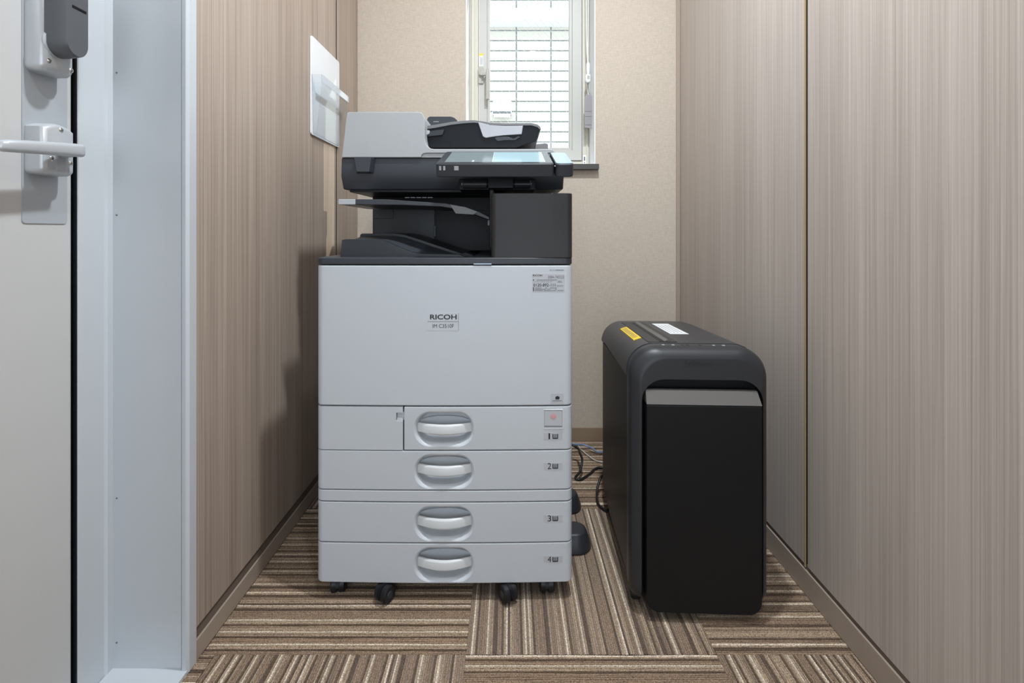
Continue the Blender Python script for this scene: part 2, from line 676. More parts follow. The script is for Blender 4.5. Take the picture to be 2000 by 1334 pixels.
TX0, TY0 = -0.0868, 0.949
for i in range(-2, 2):
    for j in range(-8, 2):
        tx0, tx1 = TX0 + 0.5 * i, TX0 + 0.5 * (i + 1)
        ty0, ty1 = TY0 + 0.5 * j, TY0 + 0.5 * (j + 1)
        lim = XL if ty0 > 0.9 else XD - 0.01
        if ty0 > 0.9 and i == -2:
            continue
        if ty0 > 0.9 and i == -1:
            tx0 = XL          # cut to the wall
        tx0, tx1 = max(tx0, lim), min(tx1, XR)
        ty0, ty1 = max(ty0, CORR_END), min(ty1, YB)
        if tx1 - tx0 < 0.01 or ty1 - ty0 < 0.01:
            continue
        carpet_tile(tx0 + 0.0001, tx1 - 0.0001, ty0 + 0.0001, ty1 - 0.0001, (i + j) % 2 == 0)

ceiling = tag(box('ceiling', -1.0, 0.86, CORR_END, 2.09, CEIL, CEIL + 0.1, 'ceiling'), kind='structure')
for (lx, ly), power in DOWNLIGHTS:
    dl = lathe('downlight', [(0.062, 0.0), (0.062, -0.004), (0.050, -0.006), (0.047, 0.0)], (lx, ly, CEIL), (0, 0, 1), 'white', ceiling)
    ld = bpy.data.lights.new('downlight_lamp', 'AREA')
    ld.shape = 'DISK'
    ld.size = 0.085
    ld.energy = power
    ld.color = (0.87, 0.94, 1.0)
    lo = bpy.data.objects.new('downlight_lamp', ld)
    COL.objects.link(lo)
    lo.parent = ceiling
    lo.location = Vector((lx, ly, CEIL - 0.008)) - ORG[ceiling.name]

# --- back wall with the window opening
WX0, WX1, WZ0, WZ1 = -0.1756, 0.347, 1.1115, 2.00
wall_back = tag(ring('wall_back', XL - 0.2, XR + 0.17, -0.1, CEIL, WX0, WX1, WZ0, WZ1, YB, 2.09, 'paper_wall'), kind='structure')
bb = tag(box('baseboard_back', XL, XR - 0.001, YB - 0.007, YB - 0.0002, 0.0, 0.054, 'base_back', bevel=0.0015), kind='structure')

# --- left wall: wood laminate panels with a seam and a recess above the baseboard
wall_left = tag(box('wall_left', XL - 0.15, XL - 0.009, YF + 0.004, YB, -0.01, CEIL, 'gap'), kind='structure')
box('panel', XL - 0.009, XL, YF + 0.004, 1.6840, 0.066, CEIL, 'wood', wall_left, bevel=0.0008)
box('seam_shade_strip', XL - 0.009, XL - 0.0008, 1.6840, 1.6945, 0.066, CEIL, 'gap', wall_left)  # dark filling, almost flush, painted as the shade inside the seam
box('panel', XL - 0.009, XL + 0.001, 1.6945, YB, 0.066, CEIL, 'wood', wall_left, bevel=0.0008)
box('recess_shade_strip', XL - 0.0085, XL - 0.004, YF + 0.004, YB, 0.038, 0.0665, 'recess', wall_left)
bl = tag(box('baseboard_left', XL - 0.009, XL, YF + 0.004, YB - 0.008, 0.0, 0.040, 'base', bevel=0.001), kind='structure')

# --- right wall
wall_right = tag(box('wall_right', XR + 0.009, XR + 0.16, CORR_END, YB, -0.01, CEIL, 'gap'), kind='structure')
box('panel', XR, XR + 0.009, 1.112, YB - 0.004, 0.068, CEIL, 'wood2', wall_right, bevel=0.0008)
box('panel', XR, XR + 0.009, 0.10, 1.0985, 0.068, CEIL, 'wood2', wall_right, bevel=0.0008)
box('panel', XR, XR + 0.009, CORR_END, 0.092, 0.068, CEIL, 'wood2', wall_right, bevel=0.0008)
box('seam_trim', XR - 0.0002, XR + 0.0022, 1.1080, 1.1118, 0.062, CEIL, 'gold', wall_right)
box('seam_shade_strip', XR + 0.0022, XR + 0.0092, 1.1075, 1.1120, 0.062, CEIL, 'gap', wall_right)  # dark block behind the trim standing in for the seam's shade
box('recess_shade_strip', XR + 0.003, XR + 0.0085, CORR_END, YB, 0.054, 0.0685, 'recess', wall_right)
br = tag(box('baseboard_right', XR - 0.001, XR + 0.009, CORR_END, YB - 0.008, 0.0, 0.056, 'base', bevel=0.001), kind='structure')
tag(box('trim_1', XR - 0.0165, XR - 0.0005, YB - 0.006, YB - 0.0002, 0.054, CEIL, 'base', bevel=0.001), kind='structure')

# --- unseen corridor end wall with an opening, added to cut the daylight from behind
tag(ring('wall_end_light_cut', XD - 0.12, XR + 0.17, -0.1, CEIL, -0.73, 0.66, -0.005, 2.2, CORR_END - 0.1, CORR_END, 'corridor'), kind='structure')

# --- steel door frame, left
fr = empty('trim_2', (XD, YF, 0))
tag(fr, kind='structure')
# face towards the viewer, folded lip at the wood wall, flange along the door
prism('frame_face', [(XD, YF), (-0.6285, YF), (-0.6285, YF + 0.06), (XD, YF + 0.06)], 0.0, CEIL, 'Z', 'steel', fr)
prism('frame_lip', [(-0.6285, YF + 0.004), (-0.6245, YF - 0.005), (-0.616, YF - 0.006), (XL + 0.0015, YF - 0.001), (XL + 0.0015, YF + 0.02), (-0.6285, YF + 0.02)],
      0.0, CEIL, 'Z', 'steel', fr, bevel=0.0012)
prism('frame_flange', [(XD - 0.05, 0.8420), (XD - 0.0015, 0.8420), (XD, 0.8435), (XD, 0.8965), (XD + 0.0035, 0.9005), (XD + 0.0035, YF + 0.003), (XD - 0.05, YF + 0.003)],
      0.0, CEIL, 'Z', 'steel', fr, angle=25)
for zc in (PZ(142, YF), PZ(420, YF), PZ(973, YF), PZ(1255, YF)):
    lathe('frame_screw', [(0.0017, 0.0), (0.0017, 0.0008), (0.0008, 0.0012)], (PX(228, YF), YF, zc), (0, -1, 0), 'ink_grey', fr, n=10)
box('threshold', XD + 0.001, -0.614, 0.80, YF + 0.002, -0.004, 0.006, 'steel', fr, bevel=0.001)
# wall around the door
tag(box('wall_front_left', XD - 0.12, XD - 0.012, CORR_END, -0.10, -0.01, CEIL, 'corridor'), kind='structure')
tag(box('wall_above_door', XD - 0.12, XD - 0.012, -0.10, 0.838, 2.08, CEIL, 'corridor'), kind='structure')

# --- steel door with keypad lock and lever
XF = XD - 0.004                # door face
door = tag(empty('door_1', (XD, 0.40, 0)), kind='structure')
box('leaf', XF - 0.04, XF, -0.095, 0.8360, 0.006, 2.075, 'door', door, bevel=0.0055)
box('door_gap_shade', XF - 0.06, XF - 0.014, 0.8340, 0.8425, 0.0, 2.08, 'pblack', door)  # black filler that paints the shade between leaf and frame
box('flange_end_shade', XF - 0.05, XD - 0.0012, 0.8392, 0.8419, 0.0, 2.08, 'pblack', door)  # black strip over the flange end so the gap looks shaded
lp = prism('lock_plate', [(y, z) for (y, z) in rrect(0.7860, 1.085, 0.0760, 0.458, 0.006)], XF, XF + 0.0016, 'X', 'plate', door)


def screw(y, z, x, r, parent):
    s = lathe('screw', [(r, 0.0), (r, 0.0012), (r * 0.6, 0.0024), (0.0, 0.0027)], (x, y, z), (1, 0, 0), 'chrome', parent, n=18)
    v, f = [], []
    for a in (0.4, 0.4 + PI / 2):
        k = len(v)
        ca, sa = math.cos(a), math.sin(a)
        for xx in (x + 0.0018, x + 0.0029):
            for (p, q) in ((-r * .62, -r * .13), (r * .62, -r * .13), (r * .62, r * .13), (-r * .62, r * .13)):
                v.append((xx, y + p * ca - q * sa, z + p * sa + q * ca))
        f += [(k, k + 1, k + 2, k + 3), (k + 4, k + 5, k + 6, k + 7)] + [(k + i, k + (i + 1) % 4, k + 4 + (i + 1) % 4, k + 4 + i) for i in range(4)]
    mesh_obj('screw_cross', v, f, 'ink_grey', parent, smooth=False)
    return s


def lock_loops(outline, xs_insets):
    cy = sum(p[0] for p in outline) / len(outline)
    cz = sum(p[1] for p in outline) / len(outline)
    hy = max(abs(p[0] - cy) for p in outline)
    hz = max(abs(p[1] - cz) for p in outline)
    loops = []
    for x, i in xs_insets:
        loops.append([(x, cy + (p[0] - cy) * (hy - i) / hy, cz + (p[1] - cz) * (hz - i) / hz) for p in outline])
    return loops


# lever lock case: arched top, rounded bottom corners
def case_outline(y0, y1, z0, z1, arch, r):
    pts = []
    for k in range(6):
        a = PI + PI / 2 * k / 5
        pts.append((y0 + r + r * math.cos(a), z0 + r + r * math.sin(a)))
    for k in range(6):
        a = 1.5 * PI + PI / 2 * k / 5
        pts.append((y1 - r + r * math.cos(a), z0 + r + r * math.sin(a)))
    for k in range(13):
        t = k / 12
        y = y1 + (y0 - y1) * t
        pts.append((y, z1 - arch * (2 * t - 1) ** 2))
    return pts


XP = XF + 0.0016
case = loft('lever_case', lock_loops(case_outline(0.7515, 0.8075, 0.9345, 1.0190, 0.009, 0.009),
                                    [(XP, 0), (XP + 0.022, 0.0004), (XP + 0.027, 0.002), (XP + 0.0295, 0.005), (XP + 0.0300, 0.008)]), 'lock', door, angle=50)
XC = XP + 0.0300
for (y, z) in ((0.7815, 1.009), (0.7655, 0.9600), (0.7985, 0.9570)):
    screw(y, z, XC - 0.0012, 0.0042, case)
box('lever_shadow_plate', XC - 0.001, XC + 0.0006, 0.773, 0.789, 0.9415, 0.966, 'plate', case, bevel=0.0004)
lathe('lever_hub', [(0.012, 0.0), (0.011, 0.012), (0.010, 0.020)], (XC - 0.002, 0.783, 0.9755), (1, 0, 0), 'lock', case)
# lever: tapering bar with a rounded tip
lev = []
for (y, zc, hz, hx, xo) in ((0.6640, 0.9625, 0.0035, 0.004, 0.020), (0.6665, 0.9632, 0.0070, 0.007, 0.021), (0.673, 0.9642, 0.0088, 0.008, 0.022),
                            (0.70, 0.9675, 0.0095, 0.008, 0.022), (0.745, 0.9725, 0.0102, 0.008, 0.022), (0.780, 0.9762, 0.0107, 0.008, 0.022),
                            (0.792, 0.9770, 0.0105, 0.0075, 0.022), (0.7965, 0.9772, 0.0090, 0.005, 0.021)):
    lev.append([(XC + xo + a, y, zc + b) for (a, b) in rrect(0, 0, 2 * hx, 2 * hz, min(hx, hz) * 0.75, 4)])
loft('lever_handle', lev, 'lock', case, angle=50)
text('maker_lettering', 'ALPHA', lambda u, v: (XC + 0.0002, 0.7655 + 0.032 * u, 0.9425 + 0.0045 * v), 'plate', case)

# keypad lock case with a scooped lower end and a hinged dark cover
kc = loft('keypad_case', lock_loops(case_outline(0.7515, 0.8060, 1.0990, 1.3000, 0.010, 0.010),
                                   [(XP, 0), (XP + 0.022, 0.0004), (XP + 0.028, 0.003), (XP + 0.031, 0.008)]), 'lock', door, angle=50)
XK = XP + 0.031
lathe('scoop', [(0.0225, -0.004), (0.0245, 0.0), (0.0235, 0.0035), (0.021, 0.004)], (XK - 0.002, 0.7755, 1.148), (1, 0, 0), 'lock', kc)
for (y, z) in ((0.7605, 1.1150), (0.7985, 1.1130)):
    screw(y, z, XK - 0.0015, 0.0042, kc)
cov = [(0.7535, 1.290), (0.7535, 1.149)]
cov += [(0.7755 + 0.022 * math.cos(a), 1.147 + 0.022 * math.sin(a)) for a in [PI + PI * k / 16 for k in range(17)]]
cov += [(0.7975, 1.149), (0.7975, 1.290)]
cover = loft('keypad_cover', [[(XK + x, 0.7755 + (p[0] - 0.7755) * s, p[1] + (0.022 * (1 - s) if p[1] < 1.2 else 0)) for p in cov]
                             for x, s in ((-0.002, 1.0), (0.010, 1.0), (0.030, 0.90), (0.0315, 0.86))], 'lock_dark', kc, angle=40)
box('cover_slot', XK + 0.0312, XK + 0.0322, 0.7655, 0.7905, 1.2035, 1.2075, 'pblack', cover)

# ================================================================== WINDOW
win = tag(empty('window_1', (0.0857, 2.06, WZ0)), kind='structure')
ring('reveal_lining', WX0, WX1, WZ0 + 0.0005, WZ1, WX0 + 0.004, WX1 - 0.004, WZ0 + 0.004, WZ1 - 0.004, YB + 0.002, 2.05, 'reveal', win)
ring('frame', WX0 + 0.004, WX1 - 0.004, WZ0 + 0.004, WZ1 - 0.004, -0.134, 0.314, WZ0 + 0.034, WZ1 - 0.034, 2.052, 2.10, 'sash', win, bevel=0.0012)
ring('frame_bead', WX0 + 0.012, WX1 - 0.012, WZ0 + 0.012, WZ1 - 0.012, -0.150, 0.3305, WZ0 + 0.026, WZ1 - 0.026, 2.044, 2.053, 'sash', win, bevel=0.001)
sash = ring('sash', -0.131, 0.311, WZ0 + 0.037, WZ1 - 0.037, -0.0965, 0.270, WZ0 + 0.08, WZ1 - 0.08, 2.045, 2.085, 'sash2', win, bevel=0.0015)
ring('glazing_bead', -0.0965, 0.270, WZ0 + 0.08, WZ1 - 0.08, -0.0845, 0.258, WZ0 + 0.092, WZ1 - 0.092, 2.052, 2.078, 'sash2', sash, bevel=0.001)
box('pane', -0.0850, 0.2585, 2.062, 2.0668, WZ0 + 0.0915, WZ1 - 0.0915, 'glass', win)
# wire net cast in the glass
gx0, gx1, gz0, gz1 = -0.0845, 0.258, WZ0 + 0.092, WZ1 - 0.092
wv, wf = [], []
for sgn in (1, -1):
    c = -3.0
    while c < 4.0:
        c += 0.0345
        pts = []
        for x in (gx0, gx1):
            z = c + sgn * 1.05 * x
            if gz0 <= z <= gz1:
                pts.append((x, z))
        for z in (gz0, gz1):
            x = (z - c) / (sgn * 1.05)
            if gx0 < x < gx1:
                pts.append((x, z))
        if len(pts) < 2:
            continue
        a, b = Vector((pts[0][0], 2.0644, pts[0][1])), Vector((pts[1][0], 2.0644, pts[1][1]))
        t = (b - a).normalized()
        n1 = t.cross(Vector((0, 1, 0)))
        k = len(wv)
        rr = 0.0007 if sgn < 0 else 0.0003
        for p in (a, b):
            for q in range(3):
                an = 2 * PI * q / 3
                wv.append(p + (n1 * math.cos(an) + Vector((0, 1, 0)) * math.sin(an)) * rr)
        wf += [(k + q, k + (q + 1) % 3, k + 3 + (q + 1) % 3, k + 3 + q) for q in range(3)]
wm = mesh_obj('wire_net', wv, wf, 'wire', win, smooth=False)
wm['kind'] = 'stuff'
# casement handle on the left stile
h = prism('window_handle', rrect(PX(939.5, 2.045), PZ(148, 2.045), 0.022, 0.070, 0.003), 2.037, 2.0452, 'Y', 'bracket', win, bevel=0.001)
lathe('handle_pivot', [(0.0105, 0.0), (0.0105, 0.012), (0.009, 0.014)], (PX(941, 2.04), 2.038, PZ(145, 2.04)), (0, -1, 0), 'bracket', h)
prism('handle_grip', rrect(PX(952.5, 2.02), PZ(166, 2.02), 0.0135, 0.128, 0.003), 2.006, 2.020, 'Y', 'bracket', h, bevel=0.0025)
prism('handle_arm', rrect(PX(947, 2.02), PZ(145, 2.02), 0.020, 0.012, 0.003), 2.012, 2.026, 'Y', 'bracket', h, bevel=0.001)
lb = box('window_sticker', PX(936.5, 2.045), PX(943.5, 2.045), 2.0443, 2.0452, PZ(129, 2.045), PZ(109, 2.045), 'white', win)
box('sticker_band', PX(936.5, 2.045), PX(943.5, 2.045), 2.0438, 2.0444, PZ(109, 2.045), PZ(104.5, 2.045), 'yellow', lb)
bmesh_multi('sticker_print', [(PX(938, 2.045) + 0.004 * k, PX(939, 2.045) + 0.004 * k, 2.0438, 2.0444, PZ(127, 2.045), PZ(111 + 2 * (k % 2), 2.045)) for k in range(3)], 'line', lb)
sill = box('sill', WX0 - 0.012, PX(1170, 1.895), 1.893, 2.05, WZ0 - 0.0215, WZ0 + 0.0005, 'sill', win, bevel=0.0015)
clip = box('cord_clip', PX(1138.5, 2.03), PX(1145, 2.03), 2.030, 2.045, PZ(320, 2.03), PZ(303, 2.03), 'white', win, bevel=0.001)
box('clip_slot', PX(1140.3, 2.03), PX(1143, 2.03), 2.0292, 2.031, PZ(314, 2.03), PZ(306, 2.03), 'ink_grey', clip)
lathe('clip_knob', [(0.002, 0.0), (0.002, 0.004), (0.001, 0.006)], (PX(1141.5, 2.03), 2.030, PZ(317.5, 2.03)), (0, -1, 0), 'ink', clip, n=12)

# blind pull cord
YC = 1.985
cord = tag(empty('blind_cord', (PX(1148, YC), YC, PZ(250, YC))), 'white blind pull cord with a grey striped tag hanging beside the window', 'cord')
tube('cord', [(PX(1144.5, YC), YC, 1.996), (PX(1145, YC), YC, PZ(50, YC)), (PX(1146.5, YC), YC, PZ(100, YC)), (PX(1148, YC), YC, PZ(124, YC))], 0.0016, 'white', cord, 8)
tube('cord', [(PX(1149.5, YC), YC + 0.004, 1.996), (PX(1148.5, YC), YC, PZ(50, YC)), (PX(1147.5, YC), YC - 0.002, PZ(100, YC)), (PX(1148.5, YC), YC, PZ(124, YC))], 0.0016, 'white', cord, 8)
lathe('cord_sleeve', [(0.003, 0.0), (0.0075, -0.010), (0.0070, -0.045), (0.0045, -0.050)], (PX(1148.5, YC), YC, PZ(121, YC)), (0, 0, 1), 'white', cord)
cj = loft('cord_joint', [[(x, y, PZ(py, YC)) for (x, y) in rrect(PX(1148, YC), YC, w, 0.018, 0.004, 3)] for py, w in ((145.5, 0.014), (147.5, 0.020), (158, 0.020), (161, 0.012))], 'white', cord, angle=50)
box('joint_window', PX(1146, YC), PX(1151, YC), YC - 0.0095, YC - 0.0085, PZ(156, YC), PZ(149, YC), 'bracket', cj)
tube('cord_loop', [(PX(1145.5, YC), YC, PZ(161, YC)), (PX(1147, YC), YC, PZ(175, YC)), (PX(1149.3, YC), YC - 0.002, PZ(185.5, YC)), (PX(1150.3, YC), YC, PZ(175, YC)), (PX(1151, YC), YC, PZ(161, YC))], 0.0009, 'white', cord, 6)
tg = prism('tag', [(PX(x, YC), PZ(y, YC)) for (x, y) in ((1141.5, 249), (1141.3, 190), (1145.5, 184), (1149, 182.5), (1153, 184.5), (1157, 190), (1155.5, 251))], YC - 0.0012, YC + 0.0012, 'Y', 'tag', cord)
for y in (217, 227, 243.5):
    bmesh_multi('tag_print', [(PX(1142.5, YC), PX(1155, YC), YC - 0.0016, YC - 0.0011, PZ(y + 1.2, YC), PZ(y, YC))], 'ink_grey', tg)

# ================================================================== OUTSIDE
DW = 4.2
nb = tag(empty('neighbouring_building', (0, DW, -3)), 'pale tiled building facade seen through the window', 'building')
box('facade', -5, 2.6, DW, DW + 0.3, -3.0, 3.4, 'joint', nb)
TW, TH = 67.4 * DW / F, 19.75 * DW / F
tx_ref, tz_ref = PX(1008.5, DW), PZ(60.5, DW)
first = None
for i in range(-4, 5):
    for j in range(-8, 22):
        x0, z1 = tx_ref + i * TW, tz_ref - j * TH
        g = 0.005
        if first is None:
            first = box('tile', x0 + g, x0 + TW - g, DW - 0.012, DW + 0.001, z1 - TH + g, z1 - g, 'tile', nb, bevel=0.002, seg=1)
        else:
            c = first.copy()
            COL.objects.link(c)
            c.parent = nb
            c.location = Vector((x0 + TW / 2, DW - 0.0055, z1 - TH / 2)) - ORG[nb.name]
box('facade_base', -5, 2.6, DW - 0.012, DW + 0.001, -3.0, tz_ref - 22 * TH, 'tile', nb)
lg = box('ledge', -5, 2.6, DW - 0.16, DW + 0.01, PZ(38, DW - 0.16), PZ(15, DW - 0.16), 'ledge', nb, bevel=0.006)
box('ledge_shade', -5, 2.6, DW - 0.09, DW + 0.01, PZ(45, DW - 0.09), PZ(37, DW - 0.09), 'joint', lg)  # grey box standing in for the shadow beneath the ledge
vx, vz = PX(980.5, DW - 0.08), PZ(208, DW - 0.08)
vh = tag(empty('vent_hood', (vx, DW - 0.012, vz)), 'white rounded exhaust vent hood on the tiled facade outside', 'vent hood')
hw = 0.085
prof = [(vx - hw, vz - 0.055), (vx - hw, vz + 0.02)] + [(vx + hw * math.cos(a), vz + 0.02 + hw * 0.95 * math.sin(a)) for a in [PI - PI * k / 14 for k in range(1, 14)]] + [(vx + hw, vz + 0.02), (vx + hw, vz - 0.055)]
loft('hood', [[(vx + (p[0] - vx) * s, y, vz - 0.055 + (p[1] - vz + 0.055) * s2) for p in prof] for y, s, s2 in
              ((DW - 0.012, 1.0, 1.0), (DW - 0.08, 0.97, 0.97), (DW - 0.13, 0.85, 0.86), (DW - 0.155, 0.62, 0.65))], 'hood', vh, angle=60)
box('louver', vx - hw * 0.9, vx + hw * 0.9, DW - 0.135, DW - 0.014, vz - 0.075, vz - 0.052, 'vent_dark', vh, bevel=0.004)
for k in range(4):
    box('slat', vx - hw * 0.85, vx + hw * 0.85, DW - 0.13 + 0.028 * k, DW - 0.122 + 0.028 * k, vz - 0.084, vz - 0.070, 'hood', vh)

# ================================================================== WALL POCKET
pk = tag(empty('wall_pocket', (XL, 1.583, 1.142)), 'white and clear acrylic document pocket mounted on the left wood wall', 'document holder')
XW = XL + 0.0012
y0, y1, z0, z1 = 1.463, 1.703, 1.142, 1.447
prism('back_plate', rrect((y0 + y1) / 2, (z0 + z1) / 2, y1 - y0, z1 - z0, 0.008), XW, XW + 0.004, 'X', 'white', pk)
zr0, zr1 = 1.300, 1.327        # rim
po = XW + 0.034
rim = empty('pocket', (XW, 1.583, 1.2), pk)
# clear tapered front, sides, rim
mesh_obj('front_sheet', [(XW + 0.014, y0 + 0.012, z0 + 0.006), (XW + 0.014, y1 - 0.012, z0 + 0.006), (po, y1, zr0), (po, y0 + 0.004, zr0),
                         (XW + 0.016, y0 + 0.012, z0 + 0.006), (XW + 0.016, y1 - 0.012, z0 + 0.006), (po + 0.002, y1, zr0), (po + 0.002, y0 + 0.004, zr0)],
         [(0, 1, 2, 3), (4, 5, 6, 7), (0, 1, 5, 4), (1, 2, 6, 5), (2, 3, 7, 6), (3, 0, 4, 7)], 'acrylic', rim, smooth=False)
for (yb, yt) in ((y0 + 0.012, y0 + 0.004), (y1 - 0.014, y1 - 0.002)):
    mesh_obj('side_sheet', [(XW + 0.004, yb, z0 + 0.006), (XW + 0.015, yb, z0 + 0.006), (po, yt, zr0), (XW + 0.004, yt, zr0),
                            (XW + 0.004, yb + 0.002, z0 + 0.006), (XW + 0.015, yb + 0.002, z0 + 0.006), (po, yt + 0.002, zr0), (XW + 0.004, yt + 0.002, zr0)],
             [(0, 1, 2, 3), (4, 5, 6, 7), (0, 1, 5, 4), (1, 2, 6, 5), (2, 3, 7, 6), (3, 0, 4, 7)], 'acrylic', rim, smooth=False)
box('bottom_sheet', XW + 0.004, XW + 0.016, y0 + 0.010, y1 - 0.010, z0 + 0.003, z0 + 0.006, 'acrylic', rim)
box('front_rim', po - 0.001, po + 0.003, y0 + 0.002, y1 + 0.002, zr0, zr1, 'acrylic', rim, bevel=0.001)
M['rim_film'] = plastic('pocket_rim_film', (0.60, 0.66, 0.72), 0.3)
box('rim_label', po + 0.003, po + 0.0038, y0 + 0.004, y1, zr0 + 0.003, zr1 - 0.003, 'rim_film', rim)
box('side_rim', XW + 0.004, po, y0 + 0.002, y0 + 0.005, zr0, zr1, 'acrylic', rim)

# ================================================================== PRINTER
D0 = 1.085
XA, XB = PX(615.5, D0), PX(1119, D0)
XM, XH = (XA + XB) / 2, (XB - XA) / 2
YK = 1.72
prn = tag(empty('office_printer', (XM, 1.40, 0)), 'tall grey-white multifunction office printer with four paper drawers on casters', 'printer')
RC = 0.016


def front_y(x):
    y = D0 + 0.005 * ((x - XM) / XH) ** 2
    e = min(x - XA, XB - x)
    if e < RC:
        k = RC - max(e, 0)
        y += RC - math.sqrt(max(RC * RC - k * k, 0))
    return y


def plan(x0, x1, inset=0.0, back=0.05):
    xs = set([x0, x1])
    n = 24
    for k in range(n + 1):
        xs.add(XA + (XB - XA) * k / n)
    for k in range(8):
        t = RC * (1 - math.cos(PI / 2 * k / 7))
        xs.add(XA + t)
        xs.add(XB - t)
    xs = sorted(x for x in xs if x0 <= x <= x1)
    pts = [(x, front_y(x) + inset) for x in xs]
    return pts + [(x1, D0 + back), (x0, D0 + back)]


def front_panel(name, px0, px1, py0, py1, parent=None, mat='pwhite', inset=0.0, bevel=0.0016):
    x0 = XA if px0 < 617 else PX(px0, D0)
    x1 = XB if px1 > 1117 else PX(px1, D0)
    return prism(name, plan(x0, x1, inset), PZ(py1, D0), PZ(py0, D0), 'Z', mat, parent or prn, bevel, angle=30)


# carcass behind the covers
prism('chassis', [(XA + 0.004, D0 + 0.036), (XB - 0.004, D0 + 0.036), (XB - 0.004, D0 + 0.06), (XA + 0.004, D0 + 0.06)], PZ(1136, D0), PZ(520, D0), 'Z', 'pblack', prn)
box('rear_body', XA, XB, D0 + 0.052, YK, PZ(978, D0), PZ(518, D0), 'pwhite', prn, bevel=0.004)
box('feed_unit_body', XA + 0.002, XB - 0.002, D0 + 0.052, YK, PZ(1139, D0), PZ(980, D0), 'pwhite', prn, bevel=0.004)
box('side_slot', XB - 0.001, XB + 0.0015, D0 + 0.056, D0 + 0.11, PZ(603, D0), PZ(553, D0), 'pblack', prn)
box('base_plate', PX(632, D0), PX(1100, D0), D0 + 0.012, YK - 0.03, PZ(1142.5, D0), PZ(1138, D0), 'grey', prn)

cover = front_panel('front_cover', 615, 1119, 518.5, 793, bevel=0.003)
band = front_panel('spacer_band', 615, 1119, 959, 980.2)


def pocket_cutter(cx, cz, w, h):
    loops = []
    for dy, o in ((-0.02, 0.0065), (0.0, 0.0060), (0.0012, 0.0034), (0.0035, 0.0014), (0.007, 0.0), (0.016, -0.002), (0.027, -0.006), (0.030, -0.010)):
        loops.append([(x, D0 + dy + 0.0004, z) for (x, z) in rrect(cx, cz, w + 2 * o, h + 2 * o, 0.030 + o, 10)])
    return loft('cutter', loops, 'pwhite', None)


def drawer_handle(parent, cx, cz):
    hw = PX(995 + 55.0, D0)
    N = 28
    bowf = lambda x: 1 - (x / hw) ** 2
    sec = [(0.0, -0.0095), (0.0, 0.0060), (0.0012, 0.0088), (0.0034, 0.0100), (0.0062, 0.0098), (0.0072, 0.0085), (0.0072, -0.0095), (0.0036, -0.0104)]
    loops = []
    for k in range(N + 1):
        x = -hw + 2 * hw * k / N
        y = D0 + 0.012 - 0.017 * bowf(x)
        loops.append([(cx + x, y + a, cz + b * (1.0 + 0.0 * x)) for (a, b) in sec])
    h = loft('handle', loops, 'handle', parent, angle=40)
    # lower lip, a lens that hangs behind the grip
    v, f = [], []
    for k in range(N + 1):
        x = -hw * 0.8 + 1.6 * hw * k / N
        s = 1 - (x / (hw * 0.8)) ** 2
        y = D0 + 0.012 - 0.013 * bowf(x)
        v += [(cx + x, y, cz - 0.0085), (cx + x, y + 0.002, cz - 0.0092 - 0.0062 * s), (cx + x, y + 0.014, cz - 0.0088 - 0.0062 * s), (cx + x, y + 0.014, cz - 0.0080)]
    for k in range(N):
        for q in range(4):
            a = k * 4 + q
            b = k * 4 + (q + 1) % 4
            f.append((a, b, b + 4, a + 4))
    mesh_obj('handle_lip', v, f, 'handle', h, angle=50)
    # cup behind the grip with an arched top edge
    pts = [(cx - hw, cz - 0.004)] + [(cx - hw + 2 * hw * k / 20, cz + 0.0085 + 0.0125 * (1 - abs(2 * k / 20 - 1) ** 2.6)) for k in range(21)] + [(cx + hw, cz - 0.004)]
    prism('handle_cup', pts, D0 + 0.0240, D0 + 0.0300, 'Y', 'pwhite', h, bevel=0.0008)
    return h


def conform(root, xref):
    """bend flat print to the bowed front (xref: where it was laid flat)"""
    done = [root] + list(root.children_recursive)
    for o in done:
        ox = ORG[o.name].x
        for v in o.data.vertices:
            v.co.y += front_y(ox + v.co.x) - front_y(xref)
        o.data.update()


def tray_mark(parent, num, cy):
    y = front_y(PX(1080, D0)) - 0.0004
    st = bmesh_multi('tray_label', [(PX(1062, D0), PX(1099, D0), y, y + 0.0012, PZ(cy + 6.6, D0), PZ(cy - 6.6, D0))], 'sticker', parent)
    text_px('number', num, 1069.8 if num != '1' else 1071.5, 1076.8 if num != '1' else 1074.6, cy - 5.8, cy + 5.8, y - 0.0003, 'ink', st, 0.0)
    b = []
    X, Z = (lambda p: PX(p, D0)), (lambda p: PZ(p, D0))
    b.append((X(1079.2), X(1080.9), y - 0.0005, y, Z(cy + 4.4), Z(cy - 4.2)))
    b.append((X(1088.6), X(1090.3), y - 0.0005, y, Z(cy + 4.4), Z(cy - 4.2)))
    b.append((X(1079.9), X(1089.6), y - 0.0005, y, Z(cy + 5.2), Z(cy + 3.6)))
    bmesh_multi('tray_icon', b, 'ink', st)
    b = [(X(1081.8), X(1087.8), y - 0.0004, y, Z(cy - 3.6 + 1.9 * k + 1.1), Z(cy - 3.6 + 1.9 * k)) for k in range(4)]
    bmesh_multi('tray_icon_sheets', b, 'ink_grey', st)
    conform(st, PX(1080, D0))


